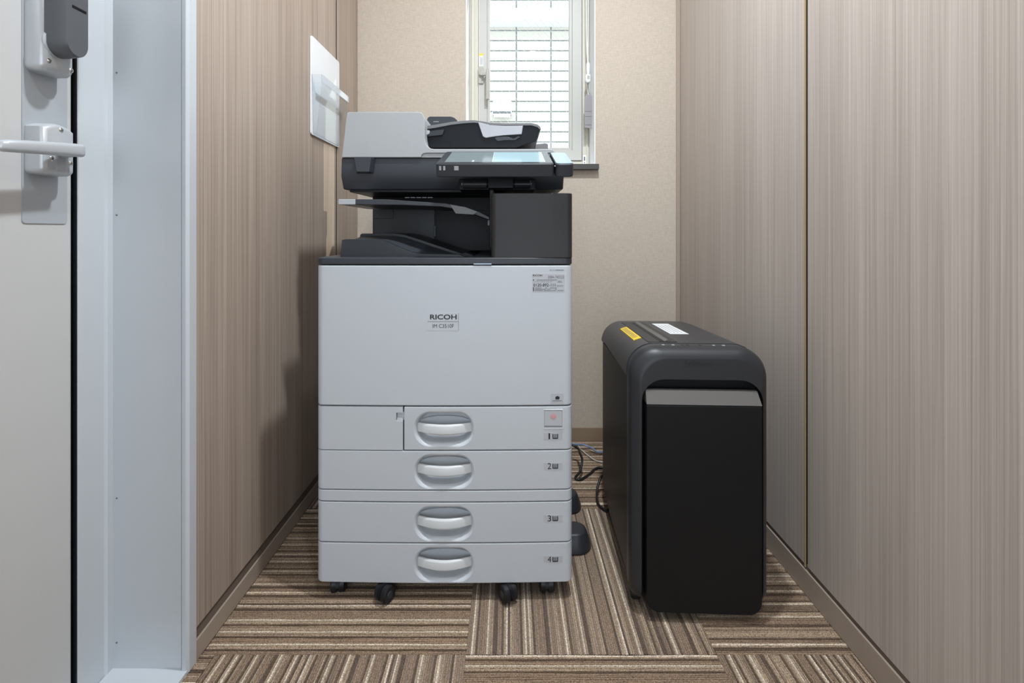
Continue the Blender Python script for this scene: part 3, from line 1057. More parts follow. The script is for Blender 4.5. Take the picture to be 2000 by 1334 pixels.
dn = 0
for num, y0p, y1p, rc, hc, x0p in (('1', 795.2, 879.3, 838, 838, 789), ('2', 881.2, 957.2, 921, 919, 615),
                                  ('3', 982.2, 1060.2, 1022.5, 1022, 615), ('4', 1062.2, 1139.5, 1102.5, 1103, 615)):
    dr = front_panel('drawer', x0p, 1119, y0p, y1p, bevel=0.0018)
    cx = PX(867, D0)
    cuts = [pocket_cutter(cx, PZ(rc, D0), 0.1250, min(0.068, abs(PZ(y1p, D0) - PZ(y0p, D0)) - 0.022))]
    yy = front_y(PX(1080, D0))
    carve(dr, cuts)
    drawer_handle(dr, cx, PZ(hc, D0))
    if num == '1':
        bz = ring('indicator_bezel', PX(1061.5, D0), PX(1100, D0), PZ(838.5, D0), PZ(800.5, D0), PX(1063, D0), PX(1098.5, D0), PZ(836.5, D0), PZ(802.3, D0), yy - 0.0012, yy + 0.003, 'handle', dr, bevel=0.0004)
        ring('indicator_seam', PX(1063, D0), PX(1098.5, D0), PZ(836.5, D0), PZ(802.3, D0), PX(1063.9, D0), PX(1097.8, D0), PZ(832.6, D0), PZ(803.4, D0), yy - 0.0006, yy + 0.003, 'line', bz)
        w = box('indicator_window', PX(1063.9, D0), PX(1097.8, D0), yy - 0.0010, yy + 0.003, PZ(832.4, D0), PZ(803.4, D0), 'sticker', bz)
        lathe('indicator_lamp', [(0.0065, 0), (0.0065, 0.0004), (0.003, 0.0006)], (PX(1081, D0), yy - 0.0010, PZ(814, D0)), (0, -1, 0), 'red_led', bz, n=20)
    tray_mark(dr, num, {'1': 853, '2': 911.5, '3': 1014, '4': 1094}[num])

toner = front_panel('toner_door', 615, 786.6, 795.2, 879.3, bevel=0.0)
npts = rrect(PX(781.5, D0), PZ(814.5, D0), 16.0 / 857, 17.0 / 857, 0.003, 4)
carve(toner, [loft('cutter', [[(x, D0 + o, z) for (x, z) in npts] for o in (-0.01, 0.012)], 'pwhite', None)])
box('latch_notch', PX(774.5, D0), PX(788.5, D0), D0 + 0.008, D0 + 0.016, PZ(822.5, D0), PZ(806.5, D0), 'pwhite', toner)
box('latch_lip', PX(774.5, D0), PX(786.3, D0), D0 + 0.004, D0 + 0.010, PZ(822.5, D0), PZ(817.0, D0), 'handle', toner)

# lettering on the front cover
yc = D0 - 0.0001
nb_ = bmesh_multi('name_plate', [(PX(835.5, D0), PX(895.5, D0), D0 - 0.0003, D0 + 0.003, PZ(645.5, D0), PZ(610.5, D0))], 'pwhite', cover)
text_px('brand_lettering', 'RICOH', 840, 892, 614.2, 623.8, D0 - 0.0006, 'ink', nb_, 0.022)
text_px('model_lettering', 'IM C3510F', 845.2, 886.5, 633, 640.2, D0 - 0.0006, 'ink', nb_, 0.0)
bmesh_multi('plate_line', [(PX(835.5, D0), PX(895.5, D0), D0 - 0.0005, D0, PZ(628.6, D0), PZ(627.4, D0)),
                           (PX(895, D0), PX(895.8, D0), D0 - 0.0005, D0, PZ(645, D0), PZ(611, D0))], 'line', nb_)
ys = front_y(PX(1072, D0)) - 0.0003
sk = bmesh_multi('service_sticker', [(PX(1039.5, D0), PX(1103, D0), ys, ys + 0.003, PZ(570.5, D0), PZ(535, D0))], 'sticker', cover)
text_px('sticker_lettering', 'RICOH', 1041, 1059, 536.3, 539.7, ys - 0.0004, 'ink', sk, 0.02)
text_px('sticker_lettering', '3084-740223', 1070, 1102, 538.5, 544, ys - 0.0004, 'ink_grey', sk, 0.0)
text_px('sticker_lettering', 'リコーテクニカルコールセンター', 1041.5, 1080, 548.6, 552, ys - 0.0004, 'ink_grey', sk, 0.0)
text_px('phone_lettering', '0120-892-111', 1041.8, 1084.8, 554, 560, ys - 0.0004, 'ink', sk, 0.01)
marks = []
for y_, spans in ((547, ((1048, 1089),)), (562.6, ((1045, 1058), (1065, 1069), (1074, 1088))), (565.2, ((1045, 1066), (1069, 1076), (1084, 1088))),
                  (567.6, ((1045, 1061), (1063, 1086), (1089, 1101))), (549.5, ((1090, 1097),)), (551.5, ((1089, 1098),)), (558.4, ((1087.5, 1100),))):
    for a, b in spans:
        x = a
        while x < b:
            wd = random.uniform(1.0, 2.6)
            marks.append((PX(x, D0), PX(min(x + wd, b), D0), ys - 0.0003, ys, PZ(y_ + 0.6, D0), PZ(y_ - 0.6, D0)))
            x += wd + 0.5
bmesh_multi('sticker_fine_print', marks, 'ink_grey', sk)
bmesh_multi('sticker_bullet', [(PX(1041, D0), PX(1043.2, D0), ys - 0.0003, ys, PZ(y_ + 0.9, D0), PZ(y_ - 0.9, D0)) for y_ in (547, 562.4, 565, 567.5)], 'ink', sk)
bmesh_multi('sticker_box', [(PX(1087, D0), PX(1100.5, D0), ys - 0.0002, ys, PZ(560, D0), PZ(548, D0))], 'line', sk).data.materials[0] = M['sticker']
cl = text_px('corner_lettering', 'RICOH', 1074, 1084, 526.4, 529.2, ys - 0.0001, 'ink_grey', cover, 0.0)
conform(cl, PX(1072, D0))
mk, x = [], 1085.5
while x < 1101:
    wd = random.uniform(0.8, 2.2)
    mk.append((PX(x, D0), PX(x + wd, D0), ys - 0.0002, ys + 0.0005, PZ(528.6, D0), PZ(527.0, D0)))
    x += wd + 0.5
conform(bmesh_multi('corner_fine_print', mk, 'ink_grey', cover), PX(1072, D0))
e1 = bmesh_multi('power_sticker', [(PX(1076, D0), PX(1101, D0), ys, ys + 0.003, PZ(789.5, D0), PZ(769.5, D0))], 'sticker', cover)
prism('sticker_emblem', [(PX(x, D0), PZ(y, D0)) for (x, y) in ((1085.3, 781), (1085.0, 776.2), (1087.5, 775.2), (1089.5, 773.8), (1090.5, 775.6), (1093, 775.5), (1093.3, 779.5), (1091.8, 781.2))],
      ys - 0.0004, ys, 'Y', 'ink', e1)
mk = []
x = 1079
while x < 1098:
    wd = random.uniform(0.8, 2.2)
    mk.append((PX(x, D0), PX(x + wd, D0), ys - 0.0003, ys, PZ(784.6, D0), PZ(783.2, D0)))
    x += wd + 0.5
bmesh_multi('sticker_fine_print', mk, 'ink_grey', e1)

conform(sk, PX(1072, D0))
conform(e1, PX(1072, D0))

# dark deck above the cover
dk = prism('deck', plan(XA, XB, 0.0, YK - D0), PZ(517, D0), PZ(503.5, D0), 'Z', 'pdark', prn, bevel=0.0025)
box('status_light', PX(925, D0), PX(960, D0), D0 - 0.0006, D0 + 0.004, PZ(516.6, D0), PZ(514.6, D0), 'led', dk)
ZD = PZ(503.5, D0)

# right column, textured
xc0, xc1 = PX(958.5, D0), XB
r = 0.013
pl = [(xc0 + r - r * math.sin(a), D0 + 0.003 + r - r * math.cos(a)) for a in [PI / 2 * (1 - k / 6) for k in range(7)]]
pl += [(xc1 - r + r * math.sin(a), D0 + 0.003 + r - r * math.cos(a)) for a in [PI / 2 * k / 6 for k in range(7)]]
pl += [(xc1, 1.70), (xc0, 1.70)]
colm = prism('right_tower', pl, ZD - 0.001, PZ(377, D0), 'Z', 'column', prn, bevel=0.0018)

# cavity
YI = 1.50
rear = box('rear_housing', PX(728, YI), xc0 + 0.02, YI, 1.70, ZD - 0.001, 0.957, 'pblack', prn)
box('inner_cover', PX(729, YI), PX(769, YI), YI - 0.006, YI + 0.001, PZ(427, YI), PZ(398, YI), 'pdark2', rear, bevel=0.001)
box('inner_cover', PX(729.5, YI), PX(849, YI), YI - 0.003, YI + 0.001, ZD, PZ(398, YI), 'pdark2', rear, bevel=0.001)
box('inner_cover', PX(852, YI), PX(958, YI), YI - 0.003, YI + 0.001, ZD, PZ(411, YI), 'pblack', rear, bevel=0.001)
box('inner_latch', PX(847, YI), PX(852.5, YI), YI - 0.008, YI + 0.001, PZ(462, YI), PZ(441, YI), 'pdark', rear, bevel=0.001)
# paper guide at the tower side
box('exit_guide', xc0 - 0.006, xc0 + 0.004, 1.16, YI, ZD + 0.02, 0.945, 'pblack', prn, bevel=0.002)
box('exit_guide_tab', xc0 - 0.012, xc0 - 0.005, 1.20, 1.212, PZ(440, 1.2), PZ(430, 1.2), 'grey', prn)

# output tray: front rim, trough and raised rear half
prof_f = [(664.5, 501.5), (668, 468.5), (676, 467.2), (735, 467), (748, 470), (765, 477), (785, 486), (800, 491.5), (815, 495), (830, 496.3), (880, 497), (898, 497.5), (905, 501.5)]
prof_r = [(700, 503), (703.5, 458.5), (707, 456.2), (770, 456), (790, 459), (812, 465.5), (840, 475), (870, 485), (905, 497), (930, 503.5), (932, 505)]


def tray_poly(prof, d, dz=0.0, zfloor=ZD - 0.0005):
    up = [(PX(x, d), max(PZ(y, d) + dz, zfloor + 0.0005)) for (x, y) in prof]
    return up


def strip_between(name, pa, ya, pb, yb, parent, mat):
    """closed solid whose top is lofted from profile a (at ya) to profile b (at yb)."""
    n = len(pa)
    z = ZD - 0.0005
    v = [(p[0], ya, p[1]) for p in pa] + [(p[0], yb, p[1]) for p in pb] + [(p[0], ya, z) for p in pa] + [(p[0], yb, z) for p in pb]
    f = []
    for i in range(n - 1):
        f.append((i, i + 1, n + i + 1, n + i))
        f.append((2 * n + i, 2 * n + i + 1, i + 1, i))
        f.append((n + i, n + i + 1, 3 * n + i + 1, 3 * n + i))
        f.append((2 * n + i, 2 * n + i + 1, 3 * n + i + 1, 3 * n + i))
    f.append((0, n, 3 * n, 2 * n))
    f.append((n - 1, 2 * n - 1, 4 * n - 1, 3 * n - 1))
    return mesh_obj(name, v, f, mat, parent, angle=30)


def resample(prof, n):
    out = []
    L = [0]
    for a, b in zip(prof[:-1], prof[1:]):
        L.append(L[-1] + math.hypot(b[0] - a[0], b[1] - a[1]))
    for k in range(n):
        t = L[-1] * k / (n - 1)
        i = max(j for j in range(len(L)) if L[j] <= t + 1e-9)
        i = min(i, len(prof) - 2)
        u = (t - L[i]) / (L[i + 1] - L[i])
        out.append((prof[i][0] + (prof[i + 1][0] - prof[i][0]) * u, prof[i][1] + (prof[i + 1][1] - prof[i][1]) * u))
    return out


pf = tray_poly(prof_f, 1.13)
pr = tray_poly(prof_r, 1.26)
tray = prism('output_tray', pf + [(pf[-1][0], ZD - 0.0005), (pf[0][0], ZD - 0.0005)], 1.13, 1.155, 'Y', 'pdark2', prn, bevel=0.0016)
prism('rear_tray', pr + [(pr[-1][0], ZD - 0.0005), (pr[0][0], ZD - 0.0005)], 1.26, 1.47, 'Y', 'pdark2', tray, bevel=0.0016)
low = [(x, z - 0.007 if z > ZD + 0.012 else z - 0.003) for (x, z) in pf]
n1 = resample(low, 40)
n2 = resample([(x, z - 0.006) for (x, z) in pr], 40)
strip_between('tray_trough', [(x, max(z, ZD)) for x, z in n1], 1.154, [(x, max(z, ZD)) for x, z in n2], 1.262, tray, 'pdark')
wl = [(PX(x, 1.20), PZ(y, 1.20)) for (x, y) in ((895, 503), (903, 495), (912, 492), (925, 496), (935, 505))]
prism('tray_stop', wl, 1.155, 1.255, 'Y', 'pblack', tray)

# upper one-bin shelf
d = 1.18
sh = [(662, 389.5), (700, 389), (760, 389.5), (790, 392), (830, 394.5), (870, 397), (905, 403), (935, 413), (956, 424),
      (956, 430), (930, 420), (900, 410), (860, 403.5), (790, 400.5), (728, 400), (662, 399)]
shelf = prism('upper_bin_shelf', [(PX(x, d), PZ(y, d)) for (x, y) in sh], d, 1.44, 'Y', 'pdark', prn, bevel=0.0015)
prism('shelf_end', [(PX(x, d - 0.001), PZ(y, d - 0.001)) for (x, y) in ((661, 389), (694, 389), (694, 399.5), (661, 399.5))], d - 0.0015, 1.43, 'Y', 'lightgrey', shelf, bevel=0.001)
prism('shelf_flap', [(PX(x, 1.20), PZ(y, 1.20)) for (x, y) in ((880, 400), (892, 418), (926, 420), (935, 414), (910, 405))], 1.178, 1.23, 'Y', 'grey', shelf, bevel=0.001)

# scanner body
scn = prism('scanner_body', [(1.262, 1.0385), (1.258, 0.988), (1.276, 0.9555), (1.70, 0.9555), (1.70, 1.0385)], PX(666.5, 1.26), PX(1101, 1.262), 'X', 'pdark', prn, bevel=0.003, seg=3)
box('scanner_underside', XA + 0.012, xc0 + 0.01, 1.285, 1.68, 0.949, 0.9565, 'pblack', scn)
for k in range(5):
    box('paper_window', PX(791 + 11.2 * k, 1.32), PX(800 + 11.2 * k, 1.32), 1.318, 1.322, PZ(386.6, 1.32), PZ(385.2, 1.32), 'lightgrey', scn)
gp = loft('lid_grip', [[(PX(x, 1.245), y, PZ(yy, 1.245)) for (x, yy) in pts] for y, pts in
                      ((1.262, ((690, 307), (730, 307), (728, 338), (693, 338))), (1.236, ((693, 307.5), (727, 307.5), (723, 336.5), (698, 336.5))))], 'pdark', scn, bevel=0.0015)

# document feeder and lid
da = 1.255
adf_pts = [(667, 307.5), (677, 223), (678.5, 220), (681.5, 218.5), (818, 218.5), (823, 220), (827, 225), (829, 235), (829.5, 255), (829.5, 270), (831, 279), (835, 286), (841, 290), (848, 291),
           (1074, 291), (1080, 292.5), (1083.5, 297), (1084, 299), (834, 299), (827.5, 300), (823.5, 303), (822.5, 307.5)]
adf = prism('document_feeder', [(PX(x, da), PZ(y, da)) for (x, y) in adf_pts], da, 1.66, 'Y', 'pwhite2', prn, bevel=0.002)
box('platen_cover', PX(820, 1.27), PX(1078, 1.27), 1.2585, 1.655, 1.0386, PZ(298.5, 1.27), 'pwhite2', adf)
dt = 1.30
body = [(830, 250), (850, 247.5), (880, 242), (905, 239), (925, 237.5), (938, 239), (960, 242.5), (985, 244), (1040, 243.5), (1052, 247.5), (1054.5, 252), (1047, 276), (1030, 281), (1008, 288.8), (842, 288.8), (835, 284), (831, 277)]
ft = prism('feeder_tray', [(PX(x, dt), PZ(y, dt)) for (x, y) in body], dt, 1.585, 'Y', 'pblack', adf, bevel=0.0015)
top = [(830, 246), (850, 243.5), (880, 238.3), (905, 235.5), (925, 234.5), (938, 236), (960, 239.5), (985, 240.5), (1038, 240), (1050, 243), (1055, 247.5), (1056.5, 252),
       (1053.5, 252.5), (1050, 248.5), (1038, 245), (985, 245.5), (960, 244.5), (938, 241), (925, 239.7), (905, 241), (880, 244), (850, 250), (830, 252.5)]
prism('tray_top', [(PX(x, dt - 0.003), PZ(y, dt - 0.003)) for (x, y) in top], dt - 0.003, 1.59, 'Y', 'grey', ft, bevel=0.0008)
ins = [(933.5, 238.5), (936, 239.0), (958, 244.5), (985, 246), (1021.5, 245.5), (1019, 262), (985, 264), (960, 267), (949, 269), (943, 266)]
prism('tray_insert', [(PX(x, dt - 0.006), PZ(y, dt - 0.006)) for (x, y) in ins], dt - 0.006, dt + 0.03, 'Y', 'lightgrey', ft, bevel=0.001)
prism('tray_stand', [(PX(x, dt - 0.004), PZ(y, dt - 0.004)) for (x, y) in ((966, 270), (970, 267), (988, 266), (1003, 271), (1012, 266), (1016, 268), (1006, 274), (985, 274), (972, 276))], dt - 0.004, dt + 0.05, 'Y', 'pdark', ft, bevel=0.0008)
prism('paper_guide', [(PX(x, 1.31), PZ(y, 1.31)) for (x, y) in ((832, 270), (845, 258), (870, 255), (866, 266))], 1.292, 1.31, 'Y', 'pdark2', ft, bevel=0.001)
prism('guide_tab', [(PX(x, 1.285), PZ(y, 1.285)) for (x, y) in ((828.5, 254), (839, 254.5), (838.5, 261), (832, 264), (828.5, 263))], 1.285, 1.30, 'Y', 'lightgrey', ft, bevel=0.001)
dg_ = 1.42
wing = prism('side_guide', [(PX(x, dg_), PZ(y, dg_)) for (x, y) in ((833, 252), (833, 236), (836, 229), (840, 227.5), (880, 227.5), (887, 229.5), (892, 234), (896, 241), (870, 247))], dg_, dg_ + 0.02, 'Y', 'pdark', ft, bevel=0.001)
bmesh_multi('guide_mark', [(PX(846.5, dg_), PX(857, dg_), dg_ - 0.0006, dg_ + 0.0004, PZ(238.2, dg_), PZ(237.2, dg_))], 'lightgrey', wing)
prism('feeder_hinge', [(PX(x, 1.56), PZ(y, 1.56)) for (x, y) in ((1010, 306), (1020, 288), (1045, 281.5), (1066, 279.5), (1070, 281.5), (1071, 306))], 1.56, 1.65, 'Y', 'grey', adf, bevel=0.0015)

# tilted touch panel
FY, FZ = 1.06, PZ(319.5, 1.06)
bY, bZ = 1.232, PZ(296.5, 1.232)
tl = math.hypot(bY - FY, bZ - FZ)
ty, tz = (bY - FY) / tl, (bZ - FZ) / tl


def PP(u, v, w):
    return (u, FY + ty * v - tz * w, FZ + tz * v + ty * w)


def pbox(name, u0, u1, v0, v1, w0, w1, mat, parent, bevel=0.0, r=0.0):
    if r > 0:
        pts = rrect((u0 + u1) / 2, (v0 + v1) / 2, u1 - u0, v1 - v0, r, 5)
        loops = [[PP(p[0], p[1], w) for p in pts] for w in (w0, w1)]
        return loft(name, loops, mat, parent, bevel=bevel)
    v = [PP(u, vv, w) for u in (u0, u1) for vv in (v0, v1) for w in (w0, w1)]
    f = [(0, 1, 3, 2), (4, 6, 7, 5), (0, 4, 5, 1), (2, 3, 7, 6), (0, 2, 6, 4), (1, 5, 7, 3)]
    return mesh_obj(name, v, f, mat, parent, bevel)


u0, u1 = PX(850.5, 1.06), PX(1082.5, 1.06)
cp = pbox('control_panel', u0, u1, 0, tl, -0.031, 0.0, 'pdark', prn, bevel=0.003, r=0.007)
pbox('screen_glass', u0 + 0.003, u1 - 0.003, 0.004, tl - 0.004, 0.0, 0.0008, 'bezel', cp, r=0.005)
sc0, sc1, sv0, sv1 = -0.1465, 0.0815, 0.018, tl - 0.012
scr = pbox('screen', sc0, -0.0395, sv0, sv1, 0.0008, 0.0011, 'screen_l', cp)
pbox('screen_page', -0.0380, sc1, sv0, sv1, 0.0008, 0.0011, 'screen_r', cp)
pbox('screen_divider', -0.0395, -0.0380, sv0, sv1, 0.0008, 0.0012, 'screen_w', cp)
pbox('screen_icon', -0.0855, -0.0805, sv0 + 0.001, sv0 + 0.022, 0.0011, 0.0013, 'screen_w', cp)
for (a, b) in ((857, 861), (865, 869), (886.5, 895)):
    pbox('edge_sticker', PX(a, 1.057), PX(b, 1.057), -0.0009, 0.001, -0.0150, -0.0085 + 0.003, 'sticker', cp)
rd = pbox('card_reader', PX(1085.5, 1.06), PX(1121.5, 1.06), 0.001, tl - 0.012, -0.031, -0.001, 'pdark', prn, bevel=0.003, r=0.010)
pbox('reader_pad', PX(1087.0, 1.06), PX(1119.5, 1.06), 0.004, tl - 0.015, -0.0012, 0.0002, 'pad_reflection', rd, r=0.009)
lathe('panel_screw', [(0.0016, 0), (0.0016, 0.002), (0.0008, 0.003)], PP(PX(1084, 1.06), 0.001, -0.006), (0, -1, 0), 'lightgrey', cp, n=10)
hz = PZ(360, 1.20)
hg = box('panel_bracket', PX(896, 1.2), PX(1046, 1.2), 1.205, 1.30, hz - 0.014, hz + 0.014, 'pblack', prn, bevel=0.002)
for (a, b) in ((903, 952), (1004, 1037)):
    lathe('panel_hinge', [(0.009, 0.0), (0.0115, 0.002), (0.0115, PX(b, 1.19) - PX(a, 1.19) - 0.002), (0.009, PX(b, 1.19) - PX(a, 1.19))], (PX(a, 1.19), 1.195, hz), (1, 0, 0), 'pdark2', hg, n=24)
    for xx in (PX(a, 1.19) - 0.002, PX(b, 1.19) + 0.0005):
        lathe('hinge_pin', [(0.003, 0), (0.003, 0.0015)], (xx, 1.193, hz), (1, 0, 0), 'lightgrey', hg, n=12)
box('panel_arm', PX(953, 1.19), PX(1003, 1.19), 1.182, 1.22, hz - 0.012, FZ - 0.008, 'pblack', hg, bevel=0.002)


# casters
def caster(x, y, yaw, mat='rubber'):
    c = empty('caster', (x, y, 0.0), prn)
    R = 0.0195
    ax = Vector((math.cos(yaw), math.sin(yaw), 0))
    for s in (-1, 1):
        p = Vector((x, y, R)) + ax * (0.009 * s)
        lathe('wheel', [(0.006, -0.0075), (R - 0.003, -0.0075), (R, -0.0050), (R, 0.0050), (R - 0.003, 0.0075), (0.006, 0.0075)], p, ax, mat, c, n=26)
        lathe('hub_cap', [(0.008, 0), (0.007, 0.0012), (0.003, 0.0018)], p + ax * (0.0075 * s), ax * s, 'foot', c, n=18)
    pr_ = Vector((-ax.y, ax.x, 0))
    pts = []
    for k in range(9):
        a = PI * k / 8
        pts.append((math.cos(a) * (R + 0.0025), R + math.sin(a) * (R + 0.002)))
    loops = [[Vector((x, y, min(z, 0.0405))) + pr_ * q + ax * t for (q, z) in pts] for t in (-0.004, 0.004)]
    loft('fork', loops, 'pblack', c)
    return c


for (x, y, yaw) in ((PX(661, 1.115), 1.118, 0.15), (PX(751, 1.085), 1.088, -0.55), (PX(992, 1.085), 1.088, 0.55), (PX(1068, 1.115), 1.118, 0.0)):
    caster(x, y, yaw)
for (x, y, yaw) in ((XA + 0.06, 1.64, 0.2), (XB - 0.06, 1.64, -0.3)):
    caster(x, y, yaw)


# anti-tip feet at the right side
def tip_foot(y0, y1, xo):
    w = y1 - y0
    def outline(o, x_end):
        r = w / 2 - o
        cy_ = (y0 + y1) / 2
        return [(XB - 0.03, y0 + o)] + [(x_end - o - r * 0.95 + r * 0.95 * math.cos(a), cy_ + r * math.sin(a)) for a in [-PI / 2 + PI * k / 14 for k in range(15)]] + [(XB - 0.03, y1 - o)]
    loops = []
    for o, z in ((0.003, 0.0), (0.0, 0.004), (0.001, 0.012), (0.012, 0.042), (0.015, 0.0455), (0.020, 0.047)):
        loops.append([(x, y, z) for (x, y) in outline(o, xo)])
    f_ = loft('stabilizer_foot', loops, 'foot', prn, angle=40)
    lathe('foot_hole', [(0.005, 0.0), (0.005, 0.0008), (0.004, 0.001)], (XB + 0.012, (y0 + y1) / 2, 0.0468), (0, 0, 1), 'pblack', f_, n=16)


tip_foot(1.236, 1.325, 0.219)
tip_foot(1.415, 1.50, 0.219)

# ================================================================== SHREDDER
SX, SY = 0.267, 1.075          # left front of the side wall; pivot
SW, SD = 0.302, 0.425
sh_root = tag(empty('paper_shredder', (SX, SY, 0)), 'black office paper shredder with pull-out bin beside the right wood wall', 'shredder')
RT, RB = 0.062, 0.022


def sz_top(y):                  # the top falls slightly to the rear
    return 0.5885 - 0.052 * max(0, y - SY)


def body_outline(o, y, z0=0.028, rt=RT, rb=RB, drop=0.0):
    x0, x1, zt = SX + o, SX + SW - o, sz_top(y) - o - drop
    pts = []
    n = 10
    for k in range(n + 1):
        a = PI / 2 * k / n
        pts.append((x1 - rt + rt * math.cos(a), zt - rt + rt * math.sin(a)))
    for k in range(n + 1):
        a = PI / 2 + PI / 2 * k / n
        pts.append((x0 + rt + rt * math.cos(a), zt - rt + rt * math.sin(a)))
    for k in range(6):
        a = PI + PI / 2 * k / 5
        pts.append((x0 + rb + rb * math.cos(a), z0 + o + rb + rb * math.sin(a)))
    for k in range(6):
        a = 1.5 * PI + PI / 2 * k / 5
        pts.append((x1 - rb + rb * math.cos(a), z0 + o + rb + rb * math.sin(a)))
    return pts


loft('body', [[(x, y, z) for (x, z) in body_outline(o, y)] for y, o in ((SY + 0.012, 0.004), (SY + 0.35, 0.004), (SY + SD - 0.015, 0.006), (SY + SD, 0.022))], 'shred', sh_root, angle=30)
# top cover: shell over the upper body
def cover_outline(o, y, zlow):
    x0, x1, zt = SX + o, SX + SW - o, sz_top(y) - o
    zl = zlow
    pts = [(x1, zl)]
    n = 10
    for k in range(n + 1):
        a = PI / 2 * k / n
        pts.append((x1 - RT + RT * math.cos(a), zt - RT + RT * math.sin(a)))
    for k in range(n + 1):
        a = PI / 2 + PI / 2 * k / n
        pts.append((x0 + RT + RT * math.cos(a), zt - RT + RT * math.sin(a)))
    pts.append((x0, zl))
    return pts


tc_ = loft('top_cover', [[(x, y, z) for (x, z) in cover_outline(o, y, 0.512)] for y, o in ((SY + 0.022, 0.0005), (SY + 0.35, 0.0005), (SY + SD - 0.010, 0.003), (SY + SD + 0.004, 0.020))], 'shred_top', sh_root, angle=30)
# control strip between cover and front frame
loft('control_strip', [[(x, y, z) for (x, z) in body_outline(o, SY)] for y, o in ((SY - 0.004, 0.0025), (SY + 0.021, 0.0025))], 'shred_top', sh_root, angle=30)

# rounded front frame (arch) and its dark recess
fl = []
for y, o in ((SY + 0.0, 0.0015), (SY - 0.010, 0.002), (SY - 0.018, 0.0045), (SY - 0.0255, 0.0095), (SY - 0.031, 0.0165), (SY - 0.0335, 0.0235)):
    fl.append([(x, y, z) for (x, z) in body_outline(o, SY, z0=0.028)])
frame = loft('front_frame', fl, 'shred_frame', sh_root, angle=45)
bx0, bx1, bz0, bz1 = SX + 0.0315, SX + SW - 0.0255, 0.020, 0.4985
opening = []
rO = 0.05
x0o, x1o, zto = bx0 - 0.008, bx1 + 0.008, 0.5205
for y in (SY - 0.06, SY - 0.008):
    l = []
    for k in range(9):
        a = PI / 2 * k / 8
        l.append((x1o - rO + rO * math.cos(a), y, zto - rO + rO * math.sin(a)))
    for k in range(9):
        a = PI / 2 + PI / 2 * k / 8
        l.append((x0o + rO + rO * math.cos(a), y, zto - rO + rO * math.sin(a)))
    l += [(x0o, y, -0.01), (x1o, y, -0.01)]
    opening.append(l)
carve(frame, [loft('cutter', opening, 'shred', None)])
box('bin_recess', x0o - 0.002, x1o + 0.002, SY - 0.0090, SY - 0.0078, 0.03, 0.52, 'pblack', sh_root)

# pull-out bin: flat front with rounded lower corners and a sloped pale lip
bp = []
rB2 = 0.028
bp += [(bx0, bz1 - 0.030), (bx1, bz1 - 0.030)]
for k in range(8):
    a = -PI / 2 * k / 7
    bp.append((bx1 - rB2 + rB2 * math.cos(a), bz0 + rB2 + rB2 * math.sin(a)))
for k in range(8):
    a = -PI / 2 - PI / 2 * k / 7
    bp.append((bx0 + rB2 + rB2 * math.cos(a), bz0 + rB2 + rB2 * math.sin(a)))
bn = prism('bin', bp, SY - 0.0455, SY - 0.012, 'Y', 'shred_door', sh_root, bevel=0.003)
mesh_obj('bin_lip', [(bx0, SY - 0.0455, bz1 - 0.0295), (bx1, SY - 0.0455, bz1 - 0.0295), (bx1 - 0.004, SY - 0.030, bz1 - 0.002), (bx0 + 0.001, SY - 0.030, bz1 - 0.002),
                     (bx0, SY - 0.012, bz1 - 0.0295), (bx1, SY - 0.012, bz1 - 0.0295), (bx1 - 0.004, SY - 0.020, bz1 - 0.002), (bx0 + 0.001, SY - 0.020, bz1 - 0.002)],
         [(0, 1, 2, 3), (4, 5, 6, 7), (0, 1, 5, 4), (1, 2, 6, 5), (2, 3, 7, 6), (3, 0, 4, 7)], 'shred_lip', bn, bevel=0.0012)
text('brand_lettering', 'Fellowes', lambda u, v: (PX(1338, 1.04) + (PX(1390, 1.04) - PX(1338, 1.04)) * u, SY - 0.0339, PZ(715, 1.04) + (PZ(702.5, 1.04) - PZ(715, 1.04)) * v), 'ink', frame, 0.01)


# top details are laid on the sloped top: T(x, y, h)
def T(x, y, h):
    k = RT - min(x - SX, SX + SW - x)
    sag = RT - math.sqrt(max(RT * RT - k * k, 0)) if k > 0 else 0.0
    return (x, y, sz_top(y) - 0.0005 - sag + h)


def tquad(name, quad, h0, h1, mat, parent):
    v = [T(x, y, h0) for (x, y) in quad] + [T(x, y, h1) for (x, y) in quad]
    return mesh_obj(name, v, [(0, 1, 2, 3), (4, 5, 6, 7)] + [(i, (i + 1) % 4, 4 + (i + 1) % 4, 4 + i) for i in range(4)], mat, parent, smooth=False)


ya, yb = SY + 0.033, SY + 0.360
slot = tquad('feed_plate', [(SX + 0.054, ya), (SX + 0.120, ya), (SX + 0.120, yb), (SX + 0.054, yb)], -0.002, 0.0012, 'shred_frame', tc_)
tquad('paper_slot', [(SX + 0.082, ya + 0.004), (SX + 0.092, ya + 0.004), (SX + 0.092, yb - 0.010), (SX + 0.082, yb - 0.010)], 0.0006, 0.0015, 'pblack', slot)
mesh_obj('slot_lip', [T(SX + 0.092, ya + 0.004, 0.0012), T(SX + 0.100, ya + 0.004, 0.0055), T(SX + 0.106, ya + 0.004, 0.0012),
                      T(SX + 0.092, yb - 0.010, 0.0012), T(SX + 0.100, yb - 0.010, 0.0055), T(SX + 0.106, yb - 0.010, 0.0012)],
         [(0, 1, 2), (3, 4, 5), (0, 1, 4, 3), (1, 2, 5, 4), (2, 0, 3, 5)], 'shred_lip', slot, smooth=False)
yl = tquad('warning_label', [(SX + 0.033, SY + 0.090), (SX + 0.051, SY + 0.090), (SX + 0.051, SY + 0.270), (SX + 0.033, SY + 0.270)], -0.001, 0.0016, 'yellow', tc_)
